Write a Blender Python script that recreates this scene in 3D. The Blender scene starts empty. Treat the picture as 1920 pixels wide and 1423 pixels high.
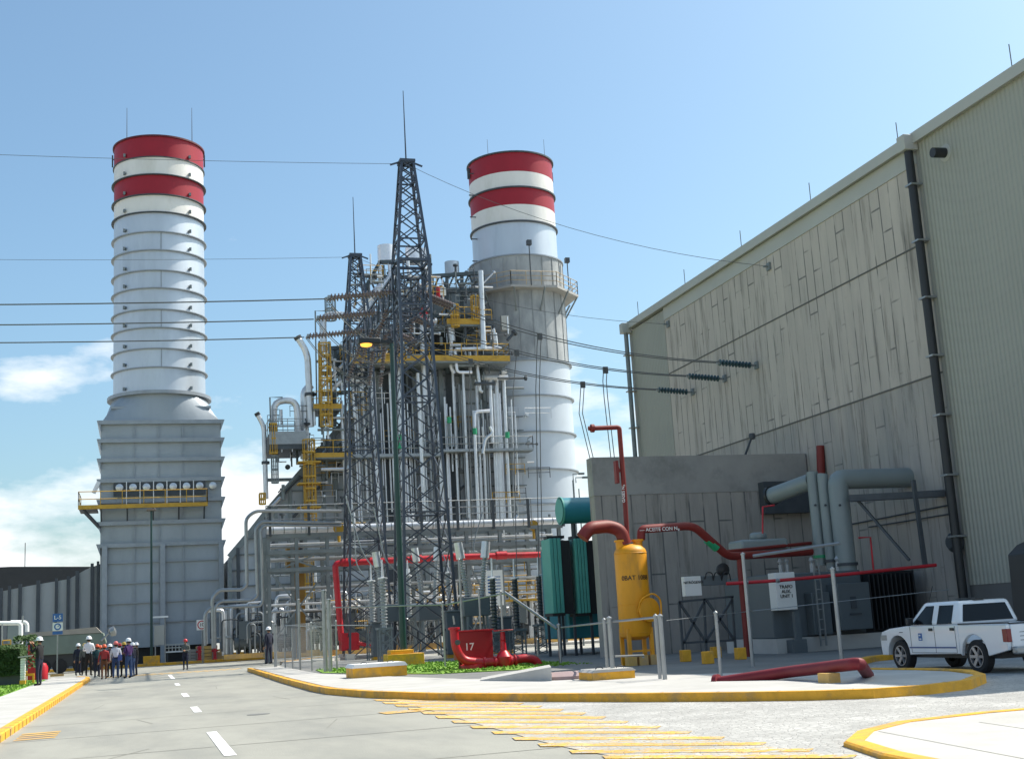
import bpy, math, random
from mathutils import Vector, Matrix
random.seed(7)
R_ = math.radians
sc = bpy.context.scene
# ---------------------------------------------------------------- camera
FPX, PITCH, ROLL, YAW, EYE = 2350.0, math.atan(457.6/2350), R_(3.3), R_(16.7936), 1.55
_F = Vector((0, math.cos(PITCH), math.sin(PITCH))); _U = Vector((0, -math.sin(PITCH), math.cos(PITCH))); _X = Vector((1, 0, 0))
_Rr = math.cos(ROLL)*_X - math.sin(ROLL)*_U; _Uu = math.sin(ROLL)*_X + math.cos(ROLL)*_U
_M = Matrix.Rotation(-YAW, 3, 'Z')
CF, CR, CU = _M @ _F, _M @ _Rr, _M @ _Uu
CP = Vector((0, 0, EYE))
cam = bpy.data.cameras.new('camera'); camo = bpy.data.objects.new('camera', cam); sc.collection.objects.link(camo)
cam.sensor_width = 36; cam.lens = FPX/1920*36; cam.clip_end = 8000; cam.clip_start = 0.1
m4 = Matrix((CR, CU, -CF)).transposed().to_4x4(); m4.translation = CP; camo.matrix_world = m4
sc.camera = camo
sc.render.resolution_x = 1024; sc.render.resolution_y = 758
def _ray(px, py): return CF*FPX + CR*(px-960) + CU*(711.5-py)
def G(px, py, z=0.0):
    d = _ray(px, py); return CP + d*((z-EYE)/d.z)
def Y(px, py, y):
    d = _ray(px, py); return CP + d*(y/d.y)
def X(px, py, x):
    d = _ray(px, py); return CP + d*(x/d.x)
# ---------------------------------------------------------------- light
SUN_AZ, SUN_EL = R_(82), R_(52.5)
w = bpy.data.worlds.new("World"); sc.world = w; w.use_nodes = True
nt = w.node_tree; N = nt.nodes; L = nt.links
for n in list(N): N.remove(n)
out = N.new('ShaderNodeOutputWorld'); bg = N.new('ShaderNodeBackground'); bg.inputs[1].default_value = 0.142
sky = N.new('ShaderNodeTexSky'); sky.sky_type = 'NISHITA'; sky.sun_disc = False
sky.sun_elevation = SUN_EL; sky.sun_rotation = SUN_AZ; sky.air_density = 1.0; sky.dust_density = 2.5; sky.ozone_density = 2.0
tc = N.new('ShaderNodeTexCoord'); mp = N.new('ShaderNodeMapping'); mp.inputs['Scale'].default_value = (1, 1, 2.6)
mp.inputs['Location'].default_value = (0.35, 0.1, 0.0)
nz = N.new('ShaderNodeTexNoise'); nz.inputs['Scale'].default_value = 5.5; nz.inputs['Detail'].default_value = 9; nz.inputs['Roughness'].default_value = 0.58
cr = N.new('ShaderNodeValToRGB'); cr.color_ramp.elements[0].position = 0.53; cr.color_ramp.elements[1].position = 0.70
sp = N.new('ShaderNodeSeparateXYZ')
mr = N.new('ShaderNodeMapRange'); mr.inputs[1].default_value = 0.05; mr.inputs[2].default_value = 0.34; mr.inputs[3].default_value = 0.22; mr.inputs[4].default_value = -0.17
ad = N.new('ShaderNodeMath'); ad.operation = 'ADD'
mx = N.new('ShaderNodeMix'); mx.data_type = 'RGBA'; mx.inputs[7].default_value = (6.3, 6.5, 6.6, 1)
tint = N.new('ShaderNodeMix'); tint.data_type = 'RGBA'; tint.blend_type = 'MULTIPLY'; tint.inputs[0].default_value = 1; tint.inputs[7].default_value = (0.88, 1.05, 1.03, 1)
L.new(tc.outputs['Generated'], mp.inputs[0]); L.new(mp.outputs[0], nz.inputs[0]); L.new(tc.outputs['Generated'], sp.inputs[0])
L.new(sp.outputs[2], mr.inputs[0]); L.new(nz.outputs[0], ad.inputs[0]); L.new(mr.outputs[0], ad.inputs[1])
L.new(ad.outputs[0], cr.inputs[0]); L.new(cr.outputs[0], mx.inputs[0]); L.new(sky.outputs[0], tint.inputs[6]); L.new(tint.outputs[2], mx.inputs[6])
L.new(mx.outputs[2], bg.inputs[0]); L.new(bg.outputs[0], out.inputs[0])
sd = bpy.data.lights.new('sun', 'SUN'); sd.energy = 5.0; sd.angle = R_(0.5); sd.color = (1.0, 0.94, 0.84)
so = bpy.data.objects.new('sun', sd); sc.collection.objects.link(so)
sdir = Vector((math.sin(SUN_AZ)*math.cos(SUN_EL), math.cos(SUN_AZ)*math.cos(SUN_EL), math.sin(SUN_EL)))
so.rotation_euler = sdir.to_track_quat('Z', 'Y').to_euler(); so.location = (20, -20, 60)
vs = sc.view_settings; vs.view_transform = 'Standard'; vs.look = 'None'; vs.exposure = 0.40; vs.gamma = 1.0
# ---------------------------------------------------------------- materials
def mat(name, col, rough=0.6, metal=0.0, var=0.12, scale=1.2, bump=0.0, bscale=None, dirt=None, dscale=0.35, dth=(0.5, 0.75), stretch=None, spec=0.5, emit=None, coat=0):
    m = bpy.data.materials.new(name); m.use_nodes = True; t = m.node_tree; n = t.nodes; l = t.links
    b = n['Principled BSDF']; b.inputs['Roughness'].default_value = rough; b.inputs['Metallic'].default_value = metal
    b.inputs['Specular IOR Level'].default_value = spec
    if coat: b.inputs['Coat Weight'].default_value = coat
    c = (col[0], col[1], col[2], 1)
    tcn = n.new('ShaderNodeTexCoord'); mpn = n.new('ShaderNodeMapping'); l.new(tcn.outputs['Object'], mpn.inputs[0])
    if stretch: mpn.inputs['Scale'].default_value = stretch
    nz = n.new('ShaderNodeTexNoise'); nz.inputs['Scale'].default_value = scale; nz.inputs['Detail'].default_value = 7; nz.inputs['Roughness'].default_value = 0.6
    l.new(mpn.outputs[0], nz.inputs[0])
    r = n.new('ShaderNodeMapRange'); r.inputs[1].default_value = 0.25; r.inputs[2].default_value = 0.75; r.inputs[3].default_value = 1-var; r.inputs[4].default_value = 1+var
    l.new(nz.outputs[0], r.inputs[0])
    mu = n.new('ShaderNodeMix'); mu.data_type = 'RGBA'; mu.blend_type = 'MULTIPLY'; mu.inputs[0].default_value = 1; mu.inputs[6].default_value = c
    l.new(r.outputs[0], mu.inputs[7]); last = mu.outputs[2]
    if dirt:
        n2 = n.new('ShaderNodeTexNoise'); n2.inputs['Scale'].default_value = dscale; n2.inputs['Detail'].default_value = 8; n2.inputs['Roughness'].default_value = 0.65
        l.new(mpn.outputs[0], n2.inputs[0])
        r2 = n.new('ShaderNodeMapRange'); r2.inputs[1].default_value = dth[0]; r2.inputs[2].default_value = dth[1]; l.new(n2.outputs[0], r2.inputs[0])
        m2 = n.new('ShaderNodeMix'); m2.data_type = 'RGBA'; l.new(r2.outputs[0], m2.inputs[0]); l.new(last, m2.inputs[6]); m2.inputs[7].default_value = (*dirt, 1); last = m2.outputs[2]
    l.new(last, b.inputs['Base Color'])
    if bump:
        n3 = n.new('ShaderNodeTexNoise'); n3.inputs['Scale'].default_value = bscale or scale*8; n3.inputs['Detail'].default_value = 5
        l.new(mpn.outputs[0], n3.inputs[0]); bp = n.new('ShaderNodeBump'); bp.inputs['Strength'].default_value = bump; bp.inputs['Distance'].default_value = 0.02
        l.new(n3.outputs[0], bp.inputs['Height']); l.new(bp.outputs[0], b.inputs['Normal'])
    if emit: b.inputs['Emission Color'].default_value = (*emit[:3], 1); b.inputs['Emission Strength'].default_value = emit[3]
    return m
M = {}
M['ground'] = mat('ground_concrete', (0.34, 0.33, 0.29), 0.85, var=0.15, scale=0.3, bump=0.3, bscale=12, dirt=(0.24, 0.235, 0.21), dscale=0.12)
M['road'] = mat('road_concrete', (0.30, 0.292, 0.252), 0.8, var=0.10, scale=0.5, bump=0.25, bscale=25, dirt=(0.20, 0.20, 0.18), dscale=0.3, dth=(0.44, 0.74), stretch=(1.6, 0.5, 1))
M['walk'] = mat('pavement_concrete', (0.46, 0.445, 0.415), 0.8, var=0.14, scale=1.0, bump=0.2, bscale=20, dirt=(0.40, 0.385, 0.35), dscale=0.7, dth=(0.5, 0.8))
M['kerb'] = mat('kerb_yellow', (0.74, 0.37, 0.025), 0.7, var=0.18, scale=4, dirt=(0.36, 0.24, 0.10), dscale=1.6, dth=(0.5, 0.68), bump=.3)
M['kerb_old'] = mat('kerb_faded', (0.62, 0.38, 0.10), 0.7, var=0.15, scale=3, dirt=(0.40, 0.27, 0.17), dscale=1.2, dth=(0.45, 0.7))
M['grass'] = mat('grass', (0.16, 0.30, 0.03), 0.9, var=0.4, scale=3.0)
M['white'] = mat('white_paint', (0.80, 0.80, 0.78), 0.5, var=0.05)
M['stackgrey'] = mat('galvanised_cladding', (0.54, 0.585, 0.63), 0.53, 0.85, var=0.08, scale=0.7, dirt=(0.42, 0.46, 0.50), dscale=0.5, dth=(0.5, 0.8), stretch=(1, 1, 0.25))
M['stacklow'] = mat('weathered_cladding', (0.36, 0.395, 0.425), 0.5, 0.25, var=0.10, scale=0.8, dirt=(0.25, 0.28, 0.30), dscale=0.4, dth=(0.45, 0.75), stretch=(1, 1, 0.3))
M['rib'] = mat('stiffener_steel', (0.30, 0.33, 0.36), 0.5, 0.3, var=0.12, scale=2)
M['ribdark'] = mat('dark_steel', (0.07, 0.08, 0.09), 0.6, 0.3, var=0.2, scale=2)
M['red'] = mat('aviation_red', (0.30, 0.010, 0.022), 0.5, var=0.10, scale=0.8, spec=0.4)
M['wband'] = mat('aviation_white', (0.72, 0.70, 0.66), 0.5, var=0.05, scale=0.8, dirt=(0.60, 0.58, 0.52), dscale=0.6, stretch=(1, 1, .3))
M['insul'] = mat('stained_collar', (0.37, 0.385, 0.385), 0.7, 0.0, var=0.15, scale=1.0, dirt=(0.25, 0.265, 0.27), dscale=0.7, dth=(0.42, 0.62), stretch=(1, 1, 0.4))
M['tower'] = mat('lattice_steel', (0.075, 0.085, 0.105), 0.34, 0.5, var=0.2, scale=2)
M['frame'] = mat('frame_steel', (0.19, 0.215, 0.22), 0.55, 0.2, var=0.2, scale=1.5)
M['galv'] = mat('galvanised_tube', (0.30, 0.315, 0.32), 0.38, 0.6, var=0.15, scale=3)
M['clad'] = mat('pipe_cladding', (0.62, 0.63, 0.64), 0.33, 0.55, var=0.1, scale=2, dirt=(0.42, 0.40, 0.36), dscale=0.9, dth=(0.55, 0.8))
M['cladw'] = mat('white_pipe_cladding', (0.75, 0.76, 0.80), 0.35, 0.3, var=0.06, scale=2)
M['yellow'] = mat('safety_yellow', (0.52, 0.30, 0.03), 0.6, var=0.2, scale=3, dirt=(0.25, 0.14, 0.03), dscale=1.5)
M['tankyel'] = mat('tank_yellow', (0.76, 0.32, 0.005), 0.5, var=0.12, scale=1.8, dirt=(0.42, 0.19, 0.03), dscale=1.6, dth=(0.52, 0.75), stretch=(1, 1, .3))
M['firered'] = mat('fire_red', (0.48, 0.008, 0.020), 0.42, var=0.15, scale=3, dirt=(0.26, 0.02, 0.02), dscale=2.2, dth=(0.5, 0.72))
M['piperust'] = mat('oxide_red', (0.19, 0.018, 0.013), 0.6, var=0.15, scale=2)
M['teal'] = mat('transformer_teal', (0.09, 0.36, 0.31), 0.42, var=0.1, scale=1.2)
M['tealdark'] = mat('tank_teal', (0.03, 0.22, 0.27), 0.4, var=0.1, scale=1.2)
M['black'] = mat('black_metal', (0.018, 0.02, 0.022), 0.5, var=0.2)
M['wire'] = mat('conductor', (0.12, 0.12, 0.12), 0.6, 0.3, var=0.1)
M['porc'] = mat('porcelain', (0.17, 0.13, 0.125), 0.25, var=0.2)
M['porcgrey'] = mat('grey_porcelain', (0.36, 0.38, 0.39), 0.3, var=0.1)
M['green'] = mat('green_paint', (0.02, 0.30, 0.13), 0.5, var=0.1)
M['lampgreen'] = mat('lamp_green', (0.01, 0.045, 0.04), 0.4, var=0.1)
M['hedge'] = mat('hedge_leaves', (0.035, 0.075, 0.015), 0.8, var=0.4, scale=6)
M['panelgrey'] = mat('cabinet_grey', (0.10, 0.12, 0.13), 0.5, var=0.08, scale=1)
M['duct'] = mat('bus_duct_grey', (0.21, 0.245, 0.245), 0.42, var=0.07, scale=0.8)
M['blue'] = mat('sign_blue', (0.03, 0.12, 0.35), 0.5, var=0.05)
M['signw'] = mat('sign_white', (0.75, 0.75, 0.72), 0.5, var=0.05)
M['ink'] = mat('black_ink', (0.01, 0.01, 0.01), 0.6, var=0.0)
M['dashw'] = mat('road_paint_white', (0.85, 0.85, 0.84), 0.7, var=0.05, scale=4, dirt=(0.6, 0.6, 0.57), dscale=4, dth=(0.6, 0.8))
M['lampglow'] = mat('lamp_glow', (1, 0.6, 0.15), 0.4, emit=(1.0, 0.38, 0.04, 1.3))
M['trailer'] = mat('trailer_tarp', (0.16, 0.20, 0.17), 0.8, var=0.15, scale=1)
M['trailertop'] = mat('trailer_top', (0.32, 0.29, 0.25), 0.8, var=0.15, scale=1)
M['skin'] = mat('skin', (0.38, 0.20, 0.12), 0.6, var=0.05)
M['carpaint'] = mat('car_white', (0.74, 0.76, 0.78), 0.25, var=0.03, coat=0.6)
M['glass'] = mat('dark_glass', (0.006, 0.007, 0.009), 0.12, var=0.0, spec=0.25)
M['tyre'] = mat('tyre_rubber', (0.015, 0.015, 0.016), 0.8, var=0.2, scale=6)
M['alloy'] = mat('alloy_rim', (0.35, 0.35, 0.36), 0.35, 0.7, var=0.1)
M['taill'] = mat('tail_lamp_red', (0.20, 0.012, 0.015), 0.2, var=0.0)
M['stripe'] = mat('stripe_blue', (0.02, 0.06, 0.22), 0.4, var=0.0)
def cloth(name, c): return mat(name, c, 0.85, var=0.15, scale=6)
# board-marked concrete: tall panels with dark joints and streaks, built from procedural bricks turned upright
def concrete(name, base, joint, stain, axis='x', pw=1.2, ph=3.2, mw=0.02, jamt=0.7):
    m = bpy.data.materials.new(name); m.use_nodes = True; t = m.node_tree; n = t.nodes; l = t.links; b = n['Principled BSDF']
    b.inputs['Roughness'].default_value = 0.88; b.inputs['Specular IOR Level'].default_value = 0.25
    tcn = n.new('ShaderNodeTexCoord'); s = n.new('ShaderNodeSeparateXYZ'); l.new(tcn.outputs['Object'], s.inputs[0])
    c = n.new('ShaderNodeCombineXYZ'); l.new(s.outputs[2], c.inputs[0]); l.new(s.outputs[0 if axis == 'x' else 1], c.inputs[1])
    br = n.new('ShaderNodeTexBrick'); br.inputs['Scale'].default_value = 1; br.inputs['Brick Width'].default_value = 90; br.inputs['Row Height'].default_value = pw
    br.inputs['Mortar Size'].default_value = mw; br.inputs['Mortar Smooth'].default_value = 0.4; br.offset = 0.37; br.offset_frequency = 2
    br.inputs['Color1'].default_value = (1, 1, 1, 1); br.inputs['Color2'].default_value = (0.93, 0.93, 0.93, 1); br.inputs['Mortar'].default_value = (0.97, 0.97, 0.97, 1)
    l.new(c.outputs[0], br.inputs[0])
    # mortar broken up by noise
    nz = n.new('ShaderNodeTexNoise'); nz.inputs['Scale'].default_value = 0.8; nz.inputs['Detail'].default_value = 5; l.new(tcn.outputs['Object'], nz.inputs[0])
    r = n.new('ShaderNodeMapRange'); r.inputs[1].default_value = 0.45; r.inputs[2].default_value = 0.6; r.inputs[3].default_value = 0.22; l.new(nz.outputs[0], r.inputs[0])
    mm = n.new('ShaderNodeMath'); mm.operation = 'MULTIPLY'; l.new(br.outputs['Fac'], mm.inputs[0]); l.new(r.outputs[0], mm.inputs[1])
    br2 = n.new('ShaderNodeTexBrick'); br2.inputs['Scale'].default_value = 1; br2.inputs['Brick Width'].default_value = ph; br2.inputs['Row Height'].default_value = pw; br2.inputs['Mortar Size'].default_value = mw*1.3; br2.inputs['Mortar Smooth'].default_value = 0.5; br2.offset = 0.37; l.new(c.outputs[0], br2.inputs[0])
    nh = n.new('ShaderNodeTexNoise'); nh.inputs['Scale'].default_value = 0.55; nh.inputs['Detail'].default_value = 4; mph = n.new('ShaderNodeMapping'); mph.inputs['Location'].default_value = (7, 3, 5); l.new(tcn.outputs['Object'], mph.inputs[0]); l.new(mph.outputs[0], nh.inputs[0])
    rh = n.new('ShaderNodeMapRange'); rh.inputs[1].default_value = 0.50; rh.inputs[2].default_value = 0.60; l.new(nh.outputs[0], rh.inputs[0])
    mh_ = n.new('ShaderNodeMath'); mh_.operation = 'MULTIPLY'; l.new(br2.outputs['Fac'], mh_.inputs[0]); l.new(rh.outputs[0], mh_.inputs[1])
    mxm = n.new('ShaderNodeMath'); mxm.operation = 'MAXIMUM'; l.new(mm.outputs[0], mxm.inputs[0]); l.new(mh_.outputs[0], mxm.inputs[1])
    mj = n.new('ShaderNodeMath'); mj.operation = 'MULTIPLY'; mj.inputs[1].default_value = jamt; l.new(mxm.outputs[0], mj.inputs[0])
    n2 = n.new('ShaderNodeTexNoise'); n2.inputs['Scale'].default_value = 0.9; n2.inputs['Detail'].default_value = 9; n2.inputs['Roughness'].default_value = 0.7
    mpn = n.new('ShaderNodeMapping'); mpn.inputs['Scale'].default_value = (1.0, 1.0, 0.22); l.new(tcn.outputs['Object'], mpn.inputs[0]); l.new(mpn.outputs[0], n2.inputs[0])
    r2 = n.new('ShaderNodeMapRange'); r2.inputs[1].default_value = 0.35; r2.inputs[2].default_value = 0.75; l.new(n2.outputs[0], r2.inputs[0])
    m1 = n.new('ShaderNodeMix'); m1.data_type = 'RGBA'; m1.inputs[6].default_value = (*base, 1); m1.inputs[7].default_value = (*stain, 1); l.new(r2.outputs[0], m1.inputs[0])
    n5 = n.new('ShaderNodeTexNoise'); n5.inputs['Scale'].default_value = 2.4; n5.inputs['Detail'].default_value = 6; n5.inputs['Roughness'].default_value = 0.65
    mp5 = n.new('ShaderNodeMapping'); mp5.inputs['Scale'].default_value = (1.0, 1.0, 0.10); l.new(tcn.outputs['Object'], mp5.inputs[0]); l.new(mp5.outputs[0], n5.inputs[0])
    r5 = n.new('ShaderNodeMapRange'); r5.inputs[1].default_value = 0.54; r5.inputs[2].default_value = 0.72; r5.inputs[3].default_value = 1.0; r5.inputs[4].default_value = 0.5; l.new(n5.outputs[0], r5.inputs[0])
    m0 = n.new('ShaderNodeMix'); m0.data_type = 'RGBA'; m0.blend_type = 'MULTIPLY'; m0.inputs[0].default_value = 1; l.new(m1.outputs[2], m0.inputs[6]); l.new(r5.outputs[0], m0.inputs[7])
    m2 = n.new('ShaderNodeMix'); m2.data_type = 'RGBA'; m2.blend_type = 'MULTIPLY'; m2.inputs[0].default_value = 1; l.new(m0.outputs[2], m2.inputs[6]); l.new(br.outputs['Color'], m2.inputs[7])
    m3 = n.new('ShaderNodeMix'); m3.data_type = 'RGBA'; l.new(mj.outputs[0], m3.inputs[0]); l.new(m2.outputs[2], m3.inputs[6]); m3.inputs[7].default_value = (*joint, 1)
    l.new(m3.outputs[2], b.inputs['Base Color'])
    n4 = n.new('ShaderNodeTexNoise'); n4.inputs['Scale'].default_value = 14; n4.inputs['Detail'].default_value = 6; l.new(tcn.outputs['Object'], n4.inputs[0])
    bp = n.new('ShaderNodeBump'); bp.inputs['Strength'].default_value = 0.35; bp.inputs['Distance'].default_value = 0.02; l.new(n4.outputs[0], bp.inputs['Height']); l.new(bp.outputs[0], b.inputs['Normal'])
    return m
M['conclow'] = concrete('shaded_lower_concrete', (0.46, 0.41, 0.36), (0.13, 0.13, 0.128), (0.30, 0.29, 0.275), 'y', 0.62, 2.6, 0.03, 0.7)  # same wall concrete, darkened so the colour carries the shade low down
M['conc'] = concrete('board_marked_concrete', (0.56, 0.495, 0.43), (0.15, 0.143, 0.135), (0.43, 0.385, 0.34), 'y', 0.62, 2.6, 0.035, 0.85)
M['concx'] = concrete('blast_wall_concrete', (0.41, 0.37, 0.33), (0.095, 0.095, 0.095), (0.24, 0.23, 0.215), 'x', 0.6, 3.1, 0.03, 0.8)
def corrugated(name, col, axis=1, pitch=0.3, depth=0.6):
    m = mat(name, col, 0.55, 0.0, var=0.05, scale=0.4); t = m.node_tree; n = t.nodes; l = t.links; b = n['Principled BSDF']
    tcn = n.new('ShaderNodeTexCoord'); s = n.new('ShaderNodeSeparateXYZ'); l.new(tcn.outputs['Object'], s.inputs[0])
    a = n.new('ShaderNodeMath'); a.operation = 'MULTIPLY'; a.inputs[1].default_value = 2*math.pi/pitch; l.new(s.outputs[axis], a.inputs[0])
    sn = n.new('ShaderNodeMath'); sn.operation = 'SINE'; l.new(a.outputs[0], sn.inputs[0])
    bp = n.new('ShaderNodeBump'); bp.inputs['Strength'].default_value = depth; bp.inputs['Distance'].default_value = 0.03; l.new(sn.outputs[0], bp.inputs['Height']); l.new(bp.outputs[0], b.inputs['Normal'])
    return m
M['sheet'] = corrugated('corrugated_sheet', (0.33, 0.325, 0.275), 1, 0.2, 0.35)
M['boiler'] = mat('boiler_cladding', (0.46, 0.49, 0.52), 0.5, 0.15, var=0.1, scale=0.9, dirt=(0.33, 0.36, 0.385), dscale=0.5, dth=(0.45, 0.75), stretch=(1, 1, .3))
M['firedark'] = mat('shaded_fire_red', (0.30, 0.008, 0.015), 0.5, var=0.12, scale=3, dirt=(0.22, 0.012, 0.015), dscale=1.5)  # fire red darkened: the shade on the cabinet body is in the colour
M['yard'] = mat('yard_concrete', (0.19, 0.19, 0.18), 0.85, var=0.2, scale=0.5, bump=0.3, bscale=14, dirt=(0.15, 0.15, 0.145), dscale=0.35)  # ground concrete darkened, so the yard's shade sits in its base colour
M['cream'] = mat('cream_trim', (0.42, 0.415, 0.375), 0.55, var=0.06, scale=0.4)
# rough cobbled apron
def cobbles(name, base, gap, paint=None, cov=0.52):
    m = bpy.data.materials.new(name); m.use_nodes = True; t = m.node_tree; n = t.nodes; l = t.links; b = n['Principled BSDF']; b.inputs['Roughness'].default_value = 0.85
    tcn = n.new('ShaderNodeTexCoord'); v = n.new('ShaderNodeTexVoronoi'); v.feature = 'DISTANCE_TO_EDGE'; v.inputs['Scale'].default_value = 9; l.new(tcn.outputs['Object'], v.inputs[0])
    v2 = n.new('ShaderNodeTexVoronoi'); v2.inputs['Scale'].default_value = 9; l.new(tcn.outputs['Object'], v2.inputs[0])
    r = n.new('ShaderNodeMapRange'); r.inputs[1].default_value = 0.0; r.inputs[2].default_value = 0.09; l.new(v.outputs[0], r.inputs[0])
    nz = n.new('ShaderNodeTexNoise'); nz.inputs['Scale'].default_value = 0.8; nz.inputs['Detail'].default_value = 8; l.new(tcn.outputs['Object'], nz.inputs[0])
    hs = n.new('ShaderNodeMapRange'); hs.inputs[1].default_value = 0.3; hs.inputs[2].default_value = 0.7; hs.inputs[3].default_value = 0.75; hs.inputs[4].default_value = 1.15; l.new(nz.outputs[0], hs.inputs[0])
    sepc = n.new('ShaderNodeSeparateColor'); l.new(v2.outputs['Color'], sepc.inputs[0])
    hv = n.new('ShaderNodeMapRange'); hv.inputs[3].default_value = 0.86; hv.inputs[4].default_value = 1.1; l.new(sepc.outputs[0], hv.inputs[0])
    mu = n.new('ShaderNodeMath'); mu.operation = 'MULTIPLY'; l.new(hs.outputs[0], mu.inputs[0]); l.new(hv.outputs[0], mu.inputs[1])
    m1 = n.new('ShaderNodeMix'); m1.data_type = 'RGBA'; m1.blend_type = 'MULTIPLY'; m1.inputs[0].default_value = 1; m1.inputs[6].default_value = (*base, 1); l.new(mu.outputs[0], m1.inputs[7])
    if paint:
        np_ = n.new('ShaderNodeTexNoise'); np_.inputs['Scale'].default_value = 7; np_.inputs['Detail'].default_value = 6; mp_ = n.new('ShaderNodeMapping'); mp_.inputs['Scale'].default_value = (.5, 1.6, 1); l.new(tcn.outputs['Object'], mp_.inputs[0]); l.new(mp_.outputs[0], np_.inputs[0])
        rp_ = n.new('ShaderNodeMapRange'); rp_.inputs[1].default_value = cov; rp_.inputs[2].default_value = cov+0.08; l.new(np_.outputs[0], rp_.inputs[0])
        mq = n.new('ShaderNodeMix'); mq.data_type = 'RGBA'; mq.inputs[6].default_value = (*base, 1); mq.inputs[7].default_value = (*paint, 1); l.new(rp_.outputs[0], mq.inputs[0]); l.new(mq.outputs[2], m1.inputs[6])
    m2 = n.new('ShaderNodeMix'); m2.data_type = 'RGBA'; m2.inputs[6].default_value = (*gap, 1); l.new(r.outputs[0], m2.inputs[0]); l.new(m1.outputs[2], m2.inputs[7])
    l.new(m2.outputs[2], b.inputs['Base Color'])
    bp = n.new('ShaderNodeBump'); bp.inputs['Strength'].default_value = 0.45; bp.inputs['Distance'].default_value = 0.02; l.new(r.outputs[0], bp.inputs['Height']); l.new(bp.outputs[0], b.inputs['Normal'])
    return m
M['cobble'] = cobbles('cobbled_apron', (0.43, 0.42, 0.395), (0.30, 0.29, 0.27))
M['cobpaint'] = cobbles('cobble_paint', (0.74, 0.42, 0.07), (0.42, 0.30, 0.14), (0.43, 0.42, 0.395))
M['cobfade'] = cobbles('faded_paint', (0.70, 0.43, 0.12), (0.38, 0.32, 0.22), (0.43, 0.42, 0.395), 0.36)
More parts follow.
